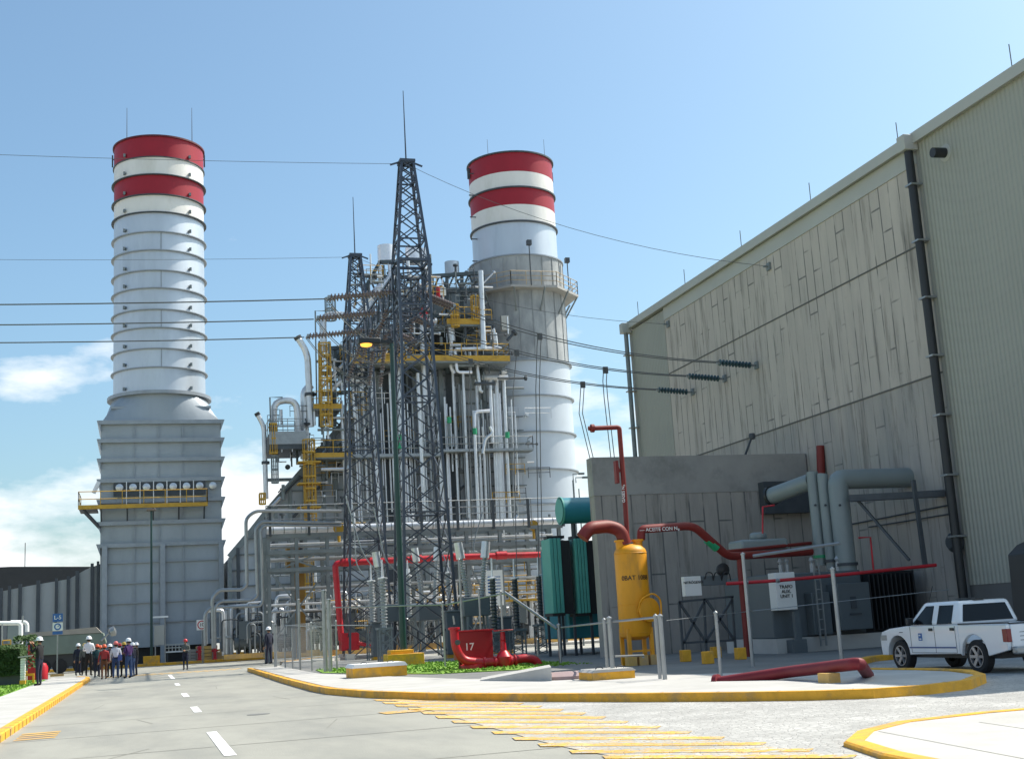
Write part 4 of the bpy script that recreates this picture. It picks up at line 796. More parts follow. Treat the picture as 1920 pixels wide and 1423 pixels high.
# ================================================================ GANTRY
TX = 13.35
gt = thing('line_gantry', 'two peaked lattice steel towers joined by a beam in front of the boiler', 'pylon', (TX, 70, 0))
def lattice(parent, x, y, zw, zp, wb, ww, wp, m='tower'):
    tw = MB(); legs = [(-1, -1), (1, -1), (1, 1), (-1, 1)]
    def P(i, z):
        if z <= zw: wv = wb+(ww-wb)*min(1, z/(zw*.75))
        else: wv = ww+(wp-ww)*(z-zw)/(zp-zw)
        return Vector((x+legs[i][0]*wv/2, y+legs[i][1]*wv/2, z))
    zl = [0]
    while zl[-1] < zp-.3:
        z = zl[-1]; wv = wb+(ww-wb)*min(1, z/(zw*.75)) if z < zw else ww+(wp-ww)*(z-zw)/(zp-zw)
        nz_ = z+wv*.72
        if z < zw < nz_: nz_ = zw
        zl.append(min(nz_, zp))
    for f in range(4):
        i, j = f, (f+1) % 4
        for k in range(len(zl)-1):
            tw.bar(P(i, zl[k]), P(j, zl[k+1]), .045, .06); tw.bar(P(j, zl[k]), P(i, zl[k+1]), .045, .06)
            if k % 4 == 0: tw.bar(P(i, zl[k]), P(j, zl[k]), .06, .08)
        tw.bar(P(i, zw), P(j, zw), .12, .14); tw.bar(P(i, zp), P(j, zp), .12)
    o = tw.build('tower_bracing', m, parent, smooth=False)
    for i in range(4):
        lg = MB()
        for k in range(len(zl)-1): lg.bar(P(i, zl[k]), P(i, zl[k+1]), .13, .13)
        lg.build('tower_leg', m, parent, smooth=False)
    ft = MB(); 
    for i in range(4): q = P(i, 0); ft.box(q.x-.25, q.x+.25, q.y-.25, q.y+.25, 0, .35)
    ft.build('footing', 'walk', parent, smooth=False)
    rd = MB(); rd.tube([(x, y, zp), (x, y, zp+4.1)], .045, 6, .02); rd.build('lightning_rod', 'tower', parent)
    pk_ = MB(); pk_.box(x-wp/2-.1, x+wp/2+.1, y-wp/2-.1, y+wp/2+.1, zp, zp+.15)
    for s_ in (-1, 1): pk_.bar((x+s_*wp/2, y, zp+.1), (x+s_*(wp/2+.55), y, zp-.1), .08)
    pk_.build('peak_cap', m, parent, smooth=False)
ZW, ZP = 20.1, 25.55
T1Y, T2Y = 61.2, 78.0
for ty in (T1Y, T2Y): lattice(gt, TX, ty, ZW, ZP, 2.7, 1.6, .62)
# beam
b = MB(); ZB0, ZB1 = 18.15, 19.75; bw = .75
n = 20
for s_ in (-bw, bw):
    for z in (ZB0, ZB1): b.bar((TX+s_, T1Y, z), (TX+s_, T2Y, z), .11)
for i in range(n):
    ya = T1Y+(T2Y-T1Y)*i/n; yb = T1Y+(T2Y-T1Y)*(i+1)/n; f = i % 2
    for s_ in (-bw, bw): b.bar((TX+s_, ya, ZB0 if f else ZB1), (TX+s_, yb, ZB1 if f else ZB0), .07); b.bar((TX+s_, ya, ZB0), (TX+s_, ya, ZB1), .05)
    for z in (ZB0, ZB1): b.bar((TX-bw if f else TX+bw, ya, z), (TX+bw if f else TX-bw, yb, z), .06)
b.build('cross_beam', 'tower', gt, smooth=False)
b = MB()
for ty in (T1Y,):
    for s_ in (-1, 1): b.bar((TX+.8*s_, ty, ZW), (TX+1.15*s_, ty, ZW), .1)
    b.bar((TX+1.1, ty, ZW), (TX+.7, ty, ZW-1.2), .07)
b.build('cross_arm', 'tower', gt, smooth=False)
PH = [62.9, 67.2, 71.5]
BR = [X(1420, 685, WX), X(1360, 710, WX), X(1300, 735, WX)]
def insul(mb, p, q, n, r=.135):
    p = Vector(p); q = Vector(q); d = q-p; L_ = d.length; ax = d.normalized()
    mb.tube([p, q], .03, 6)
    for i in range(n):
        h = L_*(.06+.9*i/(n-1)); mb.lathe([(.04, -.05), (r, -.03), (r*.95, .01), (.05, .05)], p+ax*h, 10, ax)
def string(p, q, n, label, group, m='porc', r=.135, cat='insulator'):
    t = thing('insulator_string', label, cat, p, group); b = MB(); insul(b, p, q, n, r); b.build('disc_stack', m, t)
    b = MB(); ax = (Vector(q)-Vector(p)).normalized(); b.box(*[v for c in zip(Vector(q)-Vector((.07, .07, .07)), Vector(q)+Vector((.07, .07, .07))) for v in c]); b.tube([Vector(p)-ax*.15, p], .05, 6); b.build('end_clamp', 'galv', t); return t
ordn = ['nearest', 'middle', 'farthest']; rown = ['front', 'rear']
leftend = []; rightend = []
for i, y in enumerate(PH):
    zc = ZB0+.85
    tgt = Vector((-60, y, [zc-.2]*3 and zc-.1))
    for k, dy in enumerate((-.28, .28)):
        string((TX-bw, y+dy, zc), (TX-bw-3.3, y+dy*.9, zc-.35), 17, '%s horizontal insulator string of the %s line left of the gantry beam' % (rown[k], ordn[i]), 'insulator strings on the gantry', r=.15)
    leftend.append(Vector((TX-bw-3.5, y, zc-.4)))
    d = (BR[i]-Vector((TX+bw, y, zc))).normalized()
    for k, dy in enumerate((-.28, .28)):
        p_ = Vector((TX+bw, y+dy, zc)); q_ = p_+d*2.4+Vector((0, 0, -.35)); string(p_, q_, 13, '%s insulator string of the %s line on the hall side of the gantry beam' % (rown[k], ordn[i]), 'insulator strings on the gantry', r=.14)
        rightend.append(q_+d*.1)
    for k, dx in enumerate((-1.1, .0, 1.1)):
        pt = (TX-bw-.05 if k == 0 else TX if k == 1 else TX+bw, y+.9+k*.45, ZB0 if k else ZB0+.2)
        string(pt, (pt[0]-(.9 if k == 0 else .3), pt[1], pt[2]-2.2), 13, '%s hanging insulator string under the gantry beam at the %s line' % (['left', 'centre', 'right'][k], ordn[i]), 'insulator strings on the gantry')
def catenary(p, q, sag, n=14):
    p = Vector(p); q = Vector(q); return [p.lerp(q, i/n)-Vector((0, 0, sag*4*(i/n)*(1-i/n))) for i in range(n+1)]
def wire(pts, r, label, group='overhead conductors', name='power_line', m='wire'):
    b = MB(); b.tube(pts, r, 5); o = b.build(name, m); tag(o, label, 'power line', group); return o
lz = ['upper', 'middle', 'lower']
for i, y in enumerate(PH):
    wire(catenary(leftend[i], leftend[i]+Vector((-75, 0, .4+.3*i)), 1.0, 20), .035, '%s heavy conductor running left from the gantry across the stack' % lz[i])
    for k in range(2):
        a = rightend[i*2+k]; e = BR[i]+Vector((-1.9, -.1+.2*k, .12))
        wire(catenary(a, e, .55), .024, '%s wire of the %s conductor pair from gantry to hall wall' % (['front', 'rear'][k], lz[i]))
    t = string(BR[i]+Vector((-.3, 0, 0)), BR[i]+Vector((-1.85, 0, .12)), 10, '%s dark insulator string fixed to the concrete hall wall' % lz[i], 'insulator strings on the hall wall', m=mat('glass_insulator', (.05, .09, .10), .2), r=.15)
# jumpers under the beam
for i, y in enumerate(PH):
    for k in range(2):
        b = MB(); a = leftend[i]+Vector((.1, -.15+.3*k, 0)); c = rightend[i*2+k]; b.tube(catenary(a, c, 2.3), .022, 5); o = b.build('jumper_cable', 'wire'); tag(o, '%s looped jumper cable of the %s line under the gantry beam' % (rown[k], ordn[i]), 'cable', 'jumper cables')
# droppers from the line pairs
drops = [((1013, 645), (1008, 700), (1014, 1090), 0), ((968, 668), (962, 705), (970, 1130), 1), ((1137, 700), (1136, 715), (1150, 870), 1), ((1090, 726), (1089, 745), (1110, 862), 2), ((880, 705), (878, 720), (885, 1035), 2)]
dl = ['long twin dropper cable left of the teal transformer', 'thin dropper cable left of the long twin dropper', 'right twin dropper cable ending behind the blast wall', 'slanting twin dropper cable beside the blast wall end', 'faint dropper cable down to the breaker bushing']
for j, (a, m_, c, ln) in enumerate(drops):
    e0_ = (rightend[ln*2]+rightend[ln*2+1])/2; e1_ = BR[ln]+Vector((-1.9, 0, .12)); best = None
    for p in catenary(e0_, e1_, .55, 80):                    # the point of this conductor pair the dropper clamps to
        v_ = p-CP; ex = abs(960+FPX*v_.dot(CR)/v_.dot(CF)-a[0])
        if best is None or ex < best[0]: best = (ex, p)
    top_ = best[1]; yv = top_.y; b = MB()
    for s_ in ((-.09, .09) if j not in (1, 4) else (0,)):
        b.tube([top_+Vector((s_, 0, 0)), top_+Vector((s_-.08, 0, -.6)), Y(m_[0], m_[1]+30, yv)+Vector((s_, 0, 0)), Y(c[0], c[1], yv)+Vector((s_, 0, 0))], .022, 5)
    q = top_; b.box(q.x-.12, q.x+.12, q.y-.06, q.y+.06, q.z-.22, q.z+.1)
    o = b.build('dropper_cable', 'wire'); tag(o, dl[j], 'cable', 'dropper cables')
e1 = Vector((TX, T1Y, ZP)); e2 = Vector((TX, T2Y, ZP))
wire(catenary(e1, e1+Vector((-70, 0, .6)), .9, 20), .012, 'thin upper earth wire running left from the near tower peak', name='earth_wire'); wire(catenary(e2, e2+Vector((-80, 0, .3)), 1.1, 20), .012, 'thin lower earth wire running left from the far tower peak', name='earth_wire')
wire(catenary(e1, X(1443, 500, WX), .9), .012, 'thin earth wire sloping from the near tower peak to the hall wall', name='earth_wire'); wire(catenary(e2, X(1254, 608, WX), .9), .012, 'thin earth wire sloping from the far tower peak to the hall wall end', name='earth_wire')

# ================================================================ STREET LAMPS
l1 = G(757, 1243); ly = 52.0
def lamp(px, pb, pt, armpx, y, label, lit):
    q = Y(px, pb, y); zt_ = Y(px-20 if lit else px-5, pt, y).z; x = q.x; t = thing('street_lamp', label, 'street lamp', (x, y, 0))
    b = MB(); b.tube([(x, y, .2), (x, y, zt_)], .14 if lit else .11, 12, .085 if lit else .07); b.build('pole', 'lampgreen', t)
    if lit:
        b = MB(); b.box(x-.75, x+.06, y-.09, y+.09, zt_-.1, zt_+.03); b.build('arm', 'black', t, smooth=False)
        b = MB(); b.box(x-1.45, x-.5, y-.24, y+.24, zt_-.14, zt_+.10); lh = b.build('lamp_head', 'black', t, bevel=.04)
        b = MB(); b.lathe([(.26, 0), (.23, -.07), (.12, -.11), (0.0, -.12)], (x-1.1, y, zt_-.142), 16); b.build('lens', 'lampglow', lh)
        b = MB(); b.box(x-.75, x+.75, y-.55, y+.55, .15, .62); b.box(x-.6, x+.35, y-.4, y+.4, .62, .78); b.build('plinth', 'kerb', t, bevel=.02)
    else:
        b = MB(); b.box(x-.34, x+.34, y-.2, y+.2, zt_, zt_+.18); b.build('lamp_head', mat('lamp_head_brown', (.16, .12, .09), .5), t, bevel=.03)
        b = MB(); b.box(x-.6, x+.6, y-.5, y+.5, 0, .75); b.build('plinth', 'kerb', t, bevel=.03)
    return t
lamp(757, 1235, 640, 700, 52, 'dark green street lamp with glowing orange lens in front of the lattice tower', True)
lamp(284, 1240, 958, 0, 100.6, 'slim dark street lamp standing before the ribbed left stack casing', False)
t = thing('floodlight_mast', 'small distant floodlight mast between the right stack and the blast wall', 'lamp post', (0, 0, 0)); q = Y(1077, 940, 75)
b = MB(); b.tube([(q.x, 75, 0), (q.x, 75, Y(1077, 900, 75).z)], .06, 6); b.tube([(q.x+.35, 75, q.z-2), (q.x+.35, 75, q.z+.8)], .04, 6); b.build('pole', 'frame', t)
for a, c in (((1075, 900), (1088, 888)), ((1080, 905), (1095, 895))):
    p_ = Y(*a, 75); r_ = Y(*c, 75); b = MB(); b.tube([p_, (p_.x, 75, r_.z), r_], .035, 6); b.box(r_.x-.1, r_.x+.25, 74.9, 75.1, r_.z-.06, r_.z+.06); b.build('lamp_arm', 'frame', t)

# ================================================================ TRANSFORMERS
tt = thing('power_transformer', 'teal power transformer with ribbed radiators and round oil tank behind the blast wall', 'transformer', (18, 51, 0)); TY = 50
q0 = Y(1048, 958, TY); rr = (Y(1050, 935, TY).z-Y(1050, 984, TY).z)/2
b = MB(); b.tube([(q0.x+.03, TY, q0.z), (21.5, TY, q0.z)], rr, 28); b.build('oil_conservator', 'tealdark', tt)
b = MB(); b.lathe([(rr-.04, 0), (rr-.04, .03)], (q0.x+.028, TY, q0.z), 28, (-1, 0, 0)); b.lathe([(rr+.04, 0), (rr+.04, .06)], (q0.x+.09, TY, q0.z), 28, (-1, 0, 0)); b.build('conservator_end', 'teal', tt)
for (pa, pb_) in ((1030, 1052), (1077, 1100)):
    xa, xb = Y(pa, 1080, TY).x, Y(pb_, 1080, TY).x; z0, z1 = Y(pa, 1150, TY).z, Y(pa, 1010, TY).z; t0 = 3 if pa < 1060 else 4
    pn = MB(); wv = (xb-xa)/t0
    for k in range(t0): pn.box(xa+k*wv+.012, xa+(k+1)*wv-.012, TY-.25, TY+.9, z0, z1)
    r_ = pn.build('radiator', 'teal', tt, bevel=.015)
    b = MB(); b.box(xa-.02, xb+.02, TY-.22, TY+.85, z0-.12, z0-.003); b.box(xa, xb+.25, TY, TY+.5, z1+.003, z1+.12); b.build('radiator_header', 'black', tt, smooth=False)
    b = MB(); b.box(xb+.02, xb+.42, TY-.15, TY+1.0, z0-.05, z1-.1); b.build('radiator', 'black', tt, smooth=False)
b = MB(); b.box(Y(1035, 1100, TY).x+1.0, 24, TY+1.1, TY+4.5, .8, 4.7); b.build('tank', 'tealdark', tt, bevel=.05)
b = MB()
for px in (1052, 1080, 1112): x = Y(px, 1200, TY).x; b.box(x-.05, x+.05, TY, TY+.1, 0, 2); b.box(x-.05, x+.05, TY+1.5, TY+1.6, 0, 2)
for x in (17.4, 18.3): b.tube([(x, TY, q0.z-rr+.05), (x, TY, 4.8)], .1, 8)
b.build('support', 'ribdark', tt, smooth=False)
for x in (19.5, 21.5):
    b = MB(); insul(b, (x, TY+2.5, 4.7), (x, TY+2.5, 6.4), 9, .2); b.build('bushing', 'porcgrey', tt)

# auxiliary transformer in the shade by the hall wall
at = thing('unit_transformer', 'grey transformer with cabinets and ladder in the shade under the bus ducts', 'transformer', (22.5, 38, 0))
AY = 37.0
def ax_(px, py=1150, y=AY): return Y(px, py, y).x
def az_(py, px=1550, y=AY): return Y(px, py, y).z
b = MB(); b.box(ax_(1465), ax_(1640), AY+.6, AY+4, .6, az_(1070)); b.build('tank', 'panelgrey', at, bevel=.04)
b = MB(); b.box(ax_(1430, 1010), ax_(1520, 1010), AY+1.5, AY+2.6, az_(1022), az_(1000)); b.lathe([(.3, 0), (.3, .25)], (ax_(1475, 1000), AY+2, az_(1000)), 12); b.build('oil_conservator', 'duct', at, bevel=.08)
for px, pa, pb_, pz0, pz1 in ((1482, 1462, 1500, 1143, 1072), (1600, 1572, 1632, 1180, 1092), (1538, 1528, 1562, 1190, 1110)):
    c_ = MB(); c_.box(ax_(pa), ax_(pb_), AY+.1-.2*(px == 1600), AY+.58, az_(pz0, px), az_(pz1, px)); o = c_.build('cabinet', 'signw' if px == 1482 else 'panelgrey', at, bevel=.02)
    if px == 1482: text('TRAFO\nAUX.\nUNIT 1', .15, 'ink', (ax_(1481), AY+.085, az_(1108, 1482)), (1, 0, 0), (0, 0, 1), 'lettering', o)
    if px == 1600:
        b = MB(); b.box(ax_(1594), ax_(1604), AY-.14, AY-.115, az_(1140, 1600), az_(1118, 1600)); b.box(ax_(1590), ax_(1612), AY-.14, AY-.115, az_(1152, 1600), az_(1149, 1600)); b.build('cabinet_handle', 'ribdark', o, smooth=False)
b = MB()
for px in (1531, 1541): b.bar((ax_(px), AY-.1, .3), (ax_(px), AY-.1, az_(1055)), .05)
for i in range(9): z = .5+i*.32; b.bar((ax_(1531), AY-.1, z), (ax_(1541), AY-.1, z), .035)
b.build('ladder', 'galv', at, smooth=False)
b = MB()
for px in (1500, 1512, 1560, 1610, 1625): x = ax_(px); b.tube([(x, AY+1, az_(1070)), (x, AY+1, az_(1052))], .07, 8); b.lathe([(.03, 0), (.09, .1), (.03, .2)], (x, AY+1, az_(1052)), 8)
b.build('bushing', 'porcgrey', at)
b = MB(); b.box(ax_(1640), ax_(1745), AY+.7, AY+3.5, .5, az_(1075)); 
for i in range(11): x = ax_(1645)+i*.17; b.box(x, x+.05, AY+.3, AY+.699, .7, az_(1080))
b.build('radiator', 'black', at, smooth=False)
b = MB(); b.box(ax_(1460), ax_(1740), AY+.3, AY+4, 0.13, .599); b.build('plinth', 'walk', at, smooth=False)
b = MB(); b.box(ax_(1478), ax_(1505), AY-.1, AY+.3, .13, az_(1195)); b.bar((ax_(1492), AY, az_(1195)), (ax_(1492), AY, az_(1143)), .18); b.build('cable_box', 'panelgrey', at, smooth=False)
# bus ducts
bd = thing('bus_duct', 'three fat grey bus ducts turning down from the hall wall to the transformer', 'duct', (22, 38, 0)); DYY = 38.0
def dz(px, py, y=DYY): return Y(px, py, y)
for i, (px, pt, pb_, yv, r) in enumerate(((1524, 902, 1060, 38.9, .20), (1543, 900, 1068, 38.5, .19), (1570, 900, 1075, 38.0, .34))):
    a = Y(px, pt, yv); c = Y(px+13, pb_, yv); b = MB()
    st_ = [Y(1446, 930, 40.8), (a.x, a.y, a.z)] if i == 0 else ([(WX+.1, a.y, a.z+.02), (a.x, a.y, a.z+.02)] if i == 2 else [(a.x+.02, a.y, a.z+.2), (a.x, a.y, a.z+.1)])
    if i == 0: b.tube([st_[0], (a.x+.1, a.y+.3, a.z+.02)], .30, 22); b.tube([(a.x, a.y, a.z+.33), (a.x, a.y, c.z)], r, 22)
    else: b.tube(st_+[(a.x, a.y, c.z)], r, 22, bend=.22)
    b.build('duct_run', 'duct', bd, split=0)
    b = MB(); b.lathe([(r+.05, -.05), (r+.05, .05)], (a.x, a.y, c.z+.3), 22); b.build('duct_flange', 'ribdark' if i else 'green', bd)
    b = MB(); q = Y(px+4, 947, yv-r-.02); b.lathe([(.04, 0), (.04, .05)], q, 8, (0, -1, 0)); b.build('inspection_plug', 'ribdark', bd)
q = Y(1446, 930, 40.8); b = MB(); b.lathe([(.36, -.05), (.36, .05)], q, 20, (Y(1524, 902, 38.9)-q)); b.build('duct_flange', 'black', bd)
sf = thing('duct_support', 'dark steel bracket frame carrying the bus ducts off the wall', 'steel frame', (23, 37, 0))
a = Y(1590, 915, 37.4); c = Y(1730, 912, 35.4); b = MB(); b.bar((a.x, 37.4, a.z-.35), (WX, 36.1, a.z-.4), .3, .22); b.bar((a.x+.3, 37.4, a.z-.4), Y(1705, 1050, 35.8), .08); b.bar(Y(1712, 900, 35.8), Y(1735, 1060, 35.8), .12); b.box(Y(1438, 905, 44).x, Y(1525, 905, 44).x, 44.3, 44.75, Y(1480, 960, 44).z, Y(1480, 900, 44).z); b.build('bracket', 'ribdark', sf, smooth=False)

# ================================================================ SWITCHYARD
def breaker(x, y, label, h=4.3):
    t = thing('circuit_breaker', label, 'circuit breaker', (x, y, 0), 'circuit breakers behind the fence')
    b = MB()
    for sx in (-.55, .55):
        for sy in (-.4, .4): b.bar((x+sx, y+sy, 0), (x+sx*.8, y+sy*.8, 2.0), .09)
    b.bar((x-.5, y-.38, .6), (x+.5, y-.34, 1.7), .05); b.bar((x+.5, y-.38, .6), (x-.5, y-.34, 1.7), .05)
    b.build('leg', 'frame', t, smooth=False)
    b = MB(); b.box(x-.62, x+.62, y-.4, y+.4, 2.0, 2.85); b.build('mechanism_box', 'panelgrey', t, bevel=.03)
    for sx in (-.42, .42):
        b = MB(); p_ = Vector((x+sx*.8, y, 2.85)); q_ = Vector((x+sx*1.35, y, h)); b.tube([p_, q_], .1, 10)
        for i in range(14): b.lathe([(.1, -.03), (.17, 0), (.1, .03)], p_.lerp(q_, .04+i*.07), 12, (q_-p_))
        b.build('bushing', 'porcgrey', t)
        b = MB(); d = (q_-p_).normalized(); b.tube([q_, q_+d*.75], .2, 14); b.build('cap', 'clad', t)
    return t
breaker(Y(894, 1200, 56).x, 56, 'circuit breaker with two silver capped bushings behind the red hydrant cabinet', 4.6)
breaker(Y(735, 1200, 62).x, 62, 'circuit breaker between the street lamp and the left lattice legs', 4.7)
breaker(Y(806, 1200, 68).x, 68, 'circuit breaker seen through the legs of the near lattice tower', 5.2)
def arrester(px, y, label, pt=1080, dark=True):
    q = Y(px, 1215, y); x = q.x; t = thing('surge_arrester', label, 'surge arrester', (x, y, 0), 'surge arresters on lattice stands'); z1 = Y(px, pt, y).z; zm = z1-2.2
    b = MB(); w_ = .28
    for sx in (-1, 1):
        for sy in (-1, 1): b.bar((x+sx*w_, y+sy*w_, 0), (x+sx*w_, y+sy*w_, zm-.1), .06)
    for k in range(4):
        za = zm/4*k; zb_ = zm/4*(k+1)-.1
        for sy in (-1, 1): b.bar((x-w_, y+sy*w_, za), (x+w_, y+sy*w_, zb_), .035); b.bar((x+w_, y+sy*w_, za), (x-w_, y+sy*w_, zb_), .035)
    b.box(x-.35, x+.35, y-.35, y+.35, zm-.1, zm); b.build('lattice_stand', 'frame', t, smooth=False)
    b = MB(); b.tube([(x, y, zm), (x, y, z1)], .12, 12)
    for k in range(14): b.lathe([(.12, -.03), (.2, 0), (.12, .03)], (x, y, zm+.15+k*(z1-zm-.3)/13), 14)
    b.build('porcelain_column', mat('arrester_dark', (.06, .075, .085), .35) if dark else 'porcgrey', t)
    b = MB(); b.lathe([(.23, 0), (.23, .06), (.06, .1), (.03, .9)], (x, y, z1), 14); b.build('terminal', 'clad', t); return t
arrester(930, 53, 'dark surge arrester column just right of the breaker', 1085); arrester(972, 55, 'dark surge arrester column with silver pipe elbow behind it', 1085); arrester(1018, 57, 'dark surge arrester column left of the teal radiators', 1080)
arrester(700, 66, 'pale surge arrester column between the two lattice towers', 1090, False); arrester(722, 58, 'pale surge arrester column left of the street lamp pole', 1085, False); arrester(770, 70, 'pale surge arrester column behind the near tower', 1080, False); arrester(847, 64, 'pale surge arrester column right of the near tower', 1075, False)
for j, pts in enumerate([[(662, 960), (668, 1060), (687, 1085)], [(648, 930), (680, 1040), (712, 1078)], [(700, 950), (722, 1050), (745, 1073)], [(905, 960), (890, 1010), (888, 1035)]]):
    b = MB(); b.tube([Y(p[0], p[1], 62) for p in pts], .03, 6, bend=2); o = b.build('cable_tail', 'galv'); tag(o, ['leftmost curved silver cable tail near the left tower foot', 'second curved silver cable tail near the left tower', 'curved silver cable tail ending beside the lamp pole', 'short cable tail above the breaker cap'][j], 'cable', 'curved cable tails')
for px, y, wv, hh, lb in ((860, 60, 1.3, 2.3, 'grey control cabinet left of the hydrant behind the fence'), (715, 66, 1.0, 2.0, 'grey kiosk between lattice towers'), (940, 62, 1.0, 1.9, 'grey control cabinet behind the surge arresters')):
    q = Y(px, 1200, y); t = thing('control_cabinet', lb, 'cabinet', (q.x, y, 0), 'switchyard cabinets'); b = MB(); b.box(q.x-wv/2, q.x+wv/2, y-.4, y+.4, .3, hh); cbo = b.build('body', 'panelgrey', t, bevel=.03)
    b = MB(); b.box(q.x-wv/2-.05, q.x+wv/2+.05, y-.46, y+.46, hh+.003, hh+.07); b.build('roof', 'galv', t, smooth=False); b = MB(); b.box(q.x-wv/2, q.x+wv/2, y-.35, y+.35, 0, .297); b.build('plinth', 'kerb', t, smooth=False)
    b = MB(); b.box(q.x-.01, q.x+.01, y-.412, y-.402, .35, hh-.05); b.box(q.x+.06, q.x+.1, y-.44, y-.402, 1.1, 1.35); b.build('door_handle', 'ribdark', cbo, smooth=False)

# ================================================================ FENCES
fn = thing('yard_fence', 'galvanised tube fence posts and rails around the switchyard', 'fence', (10, 50, 0))
def post(px, pb, pt, y=None, r=.035):
    q = G(px, pb, .13) if y is None else Y(px, pb, y); yy = q.y; zt_ = Y(px-(pb-pt)*(px-265)/11800., pt, yy).z; b = MB(); b.tube([(q.x, yy, .1), (q.x, yy, zt_)], r, 8); b.lathe([(r*1.3, 0), (r*1.3, .03), (0.005, .07)], (q.x, yy, zt_), 8); b.build('post', 'galv', fn); return Vector((q.x, yy, zt_))
T = {}
for px, pb, pt, r in ((517, 1250, 1172, .08), (535, 1252, 1180, .035), (549, 1254, 1180, .035), (563, 1256, 1125, .05), (585, 1257, 1168, .035), (611, 1260, 1108, .09), (620, 1260, 1125, .08), (632, 1256, 1165, .035), (1140, 1272, 1163, .04), (1150, 1273, 1160, .055), (1238, 1274, 1156, .045), (1247, 1275, 1156, .055), (1352, 1268, 1150, .04), (1412, 1250, 1040, .05), (1580, 1252, 1068, .05)):
    T[px] = post(px, pb, pt, None, r)
for px, y, pt in ((835, 46, 1130), (870, 45, 1050), (905, 44, 1105), (946, 43.2, 1110), (1052, 41.5, 1172), (1010, 42, 1200)): T[px] = post(px, 1250, pt, y, .035 if px != 1052 else .06)
def tuberail(pts, r=.03):
    b = MB(); b.tube(pts, r, 6); b.build('rail', 'galv', fn)
tuberail([Y(612, 1139, T[611].y), Y(835, 1133, 46), Y(946, 1112, 43.2)]); tuberail([Y(946, 1110, 43.2), Y(1044, 1178, 41.5)], .05); tuberail([Y(1052, 1176, 41.5), Y(1140, 1166, T[1140].y)])
tuberail([Y(1150, 1165, T[1150].y), Y(1240, 1156, T[1238].y)]); tuberail([Y(1152, 1230, T[1150].y), Y(1206, 1228, 30), Y(1206, 1233, 30)], .03)
tuberail([Y(535, 1172, T[535].y), Y(611, 1175, T[611].y)], .025); tuberail([Y(1250, 1163, 29), Y(1412, 1145, 33), Y(1780, 1105, 32)], .012)
tuberail([Y(620, 1172, 56), Y(690, 1172, 56)], .025); tuberail([Y(585, 1238, 57), Y(620, 1238, 57)], .03)
def chain(p, q, h, z0=.2):
    b = MB(); p = Vector(p); q = Vector(q); d = (q-p); n = max(1, int(d.length/.17)); u = d/n; k_ = max(1, int(h/.17))
    for s_ in (1, -1):
        for i in range(-k_ if s_ > 0 else 0, n if s_ > 0 else n+k_):
            a0 = max(i, 0) if s_ > 0 else min(i, n); t0 = (a0-i)*s_; t1 = min(k_, (n-i) if s_ > 0 else i)
            if t1 > t0: b.bar(p+u*a0+Vector((0, 0, z0+h*t0/k_)), p+u*(i+s_*t1)+Vector((0, 0, z0+h*t1/k_)), .0045)
    b.build('chain_link', 'galv', fn, smooth=False, split=0)
g0 = lambda v: Vector((v.x, v.y, 0))
chain(g0(T[517]), g0(T[611]), 1.9) 
tuberail([Y(1412, 1042, T[1412].y), Y(1575, 1018, T[1580].y+2)], .045)
# ================================================================ YELLOW TANK AND RED PIPES
KY = 36.2; kc = Y(1190, 1150, KY); KX = kc.x; kr = .50
zt0 = Y(1185, 1190, KY).z; zt1 = Y(1185, 1030, KY).z
yt = thing('oil_tank', 'upright bright yellow tank with black lettering on short legs by the blast wall', 'tank', (KX, KY, 0))
b = MB(); b.lathe([(.12, zt0-.16), (kr*.6, zt0-.13), (kr*.9, zt0-.05), (kr, zt0+.05), (kr, zt1-.1), (kr*.93, zt1), (kr*.7, zt1+.1), (kr*.3, zt1+.16), (0.0, zt1+.17)], (KX, KY, 0), 40); ves = b.build('vessel', 'tankyel', yt)
b = MB()
for z in (zt0+.06, zt0+.9, zt1-.12): b.lathe([(kr+.004, z-.012), (kr+.012, z), (kr+.004, z+.012)], (KX, KY, 0), 40)
b.build('weld_seam', 'tankyel', ves)
for sx in (-.3, .27):
    b = MB(); b.lathe([(.15, 0), (.15, .22), (.19, .22), (.19, .28), (.05, .28)], (KX+sx, KY, zt1+.02), 20); b.build('nozzle', 'tankyel', ves)
b = MB()
for sx in (-1, 1):
    for sy in (-1, 1): b.bar((KX+sx*.36, KY+sy*.3, .13), (KX+sx*.36, KY+sy*.3, zt0+.2), .11)
for z in (.55, ): b.bar((KX-.36, KY-.3, z), (KX+.36, KY-.3, z), .06)
b.build('leg', 'tankyel', yt, smooth=False)
b = MB()
for sx in (-.36, 0.0, .36): b.box(KX+sx-.14, KX+sx+.14, KY-.48, KY-.2, .13, .42)
b.build('footing', 'kerb_old', yt, smooth=False)
b = MB(); q = Y(1216, 1143, KY-.5); b.lathe([(.36, 0), (.36, .09), (.3, .1), (.05, .14)], (q.x, KY-kr+.02, q.z), 26, (0.25, -1, 0)); b.tube([(q.x-.36, KY-kr-.02, q.z-.05), (q.x-.3, KY-kr-.2, q.z+.33), (q.x+.1, KY-kr-.2, q.z+.5), (q.x+.38, KY-kr-.1, q.z+.3), (q.x+.36, KY-kr-.1, q.z-.2)], .028, 8, bend=.15); b.build('manhole', 'tankyel', ves)
zq = Y(1188, 1084, KY).z
text('0BAT 10BB', .19, 'ink', (KX+kr*math.cos(R_(-98)), KY+kr*math.sin(R_(-98)), zq), (1, 0, 0), (0, 0, 1), 'lettering', ves, wrap=(kr, (KX, KY)), ext=.003)
rp = thing('oil_pipe', 'dark red oil pipes rising from the yellow tank and crossing toward the transformer', 'pipe', (KX, KY+.3, 0))
def rpipe(pts, r, bend=.3, name='pipe', m='piperust', par=rp, seg=12):
    b = MB(); b.tube([Y(p[0], p[1], p[2]) for p in pts], r, seg, bend=bend); return b.build(name, m, par)
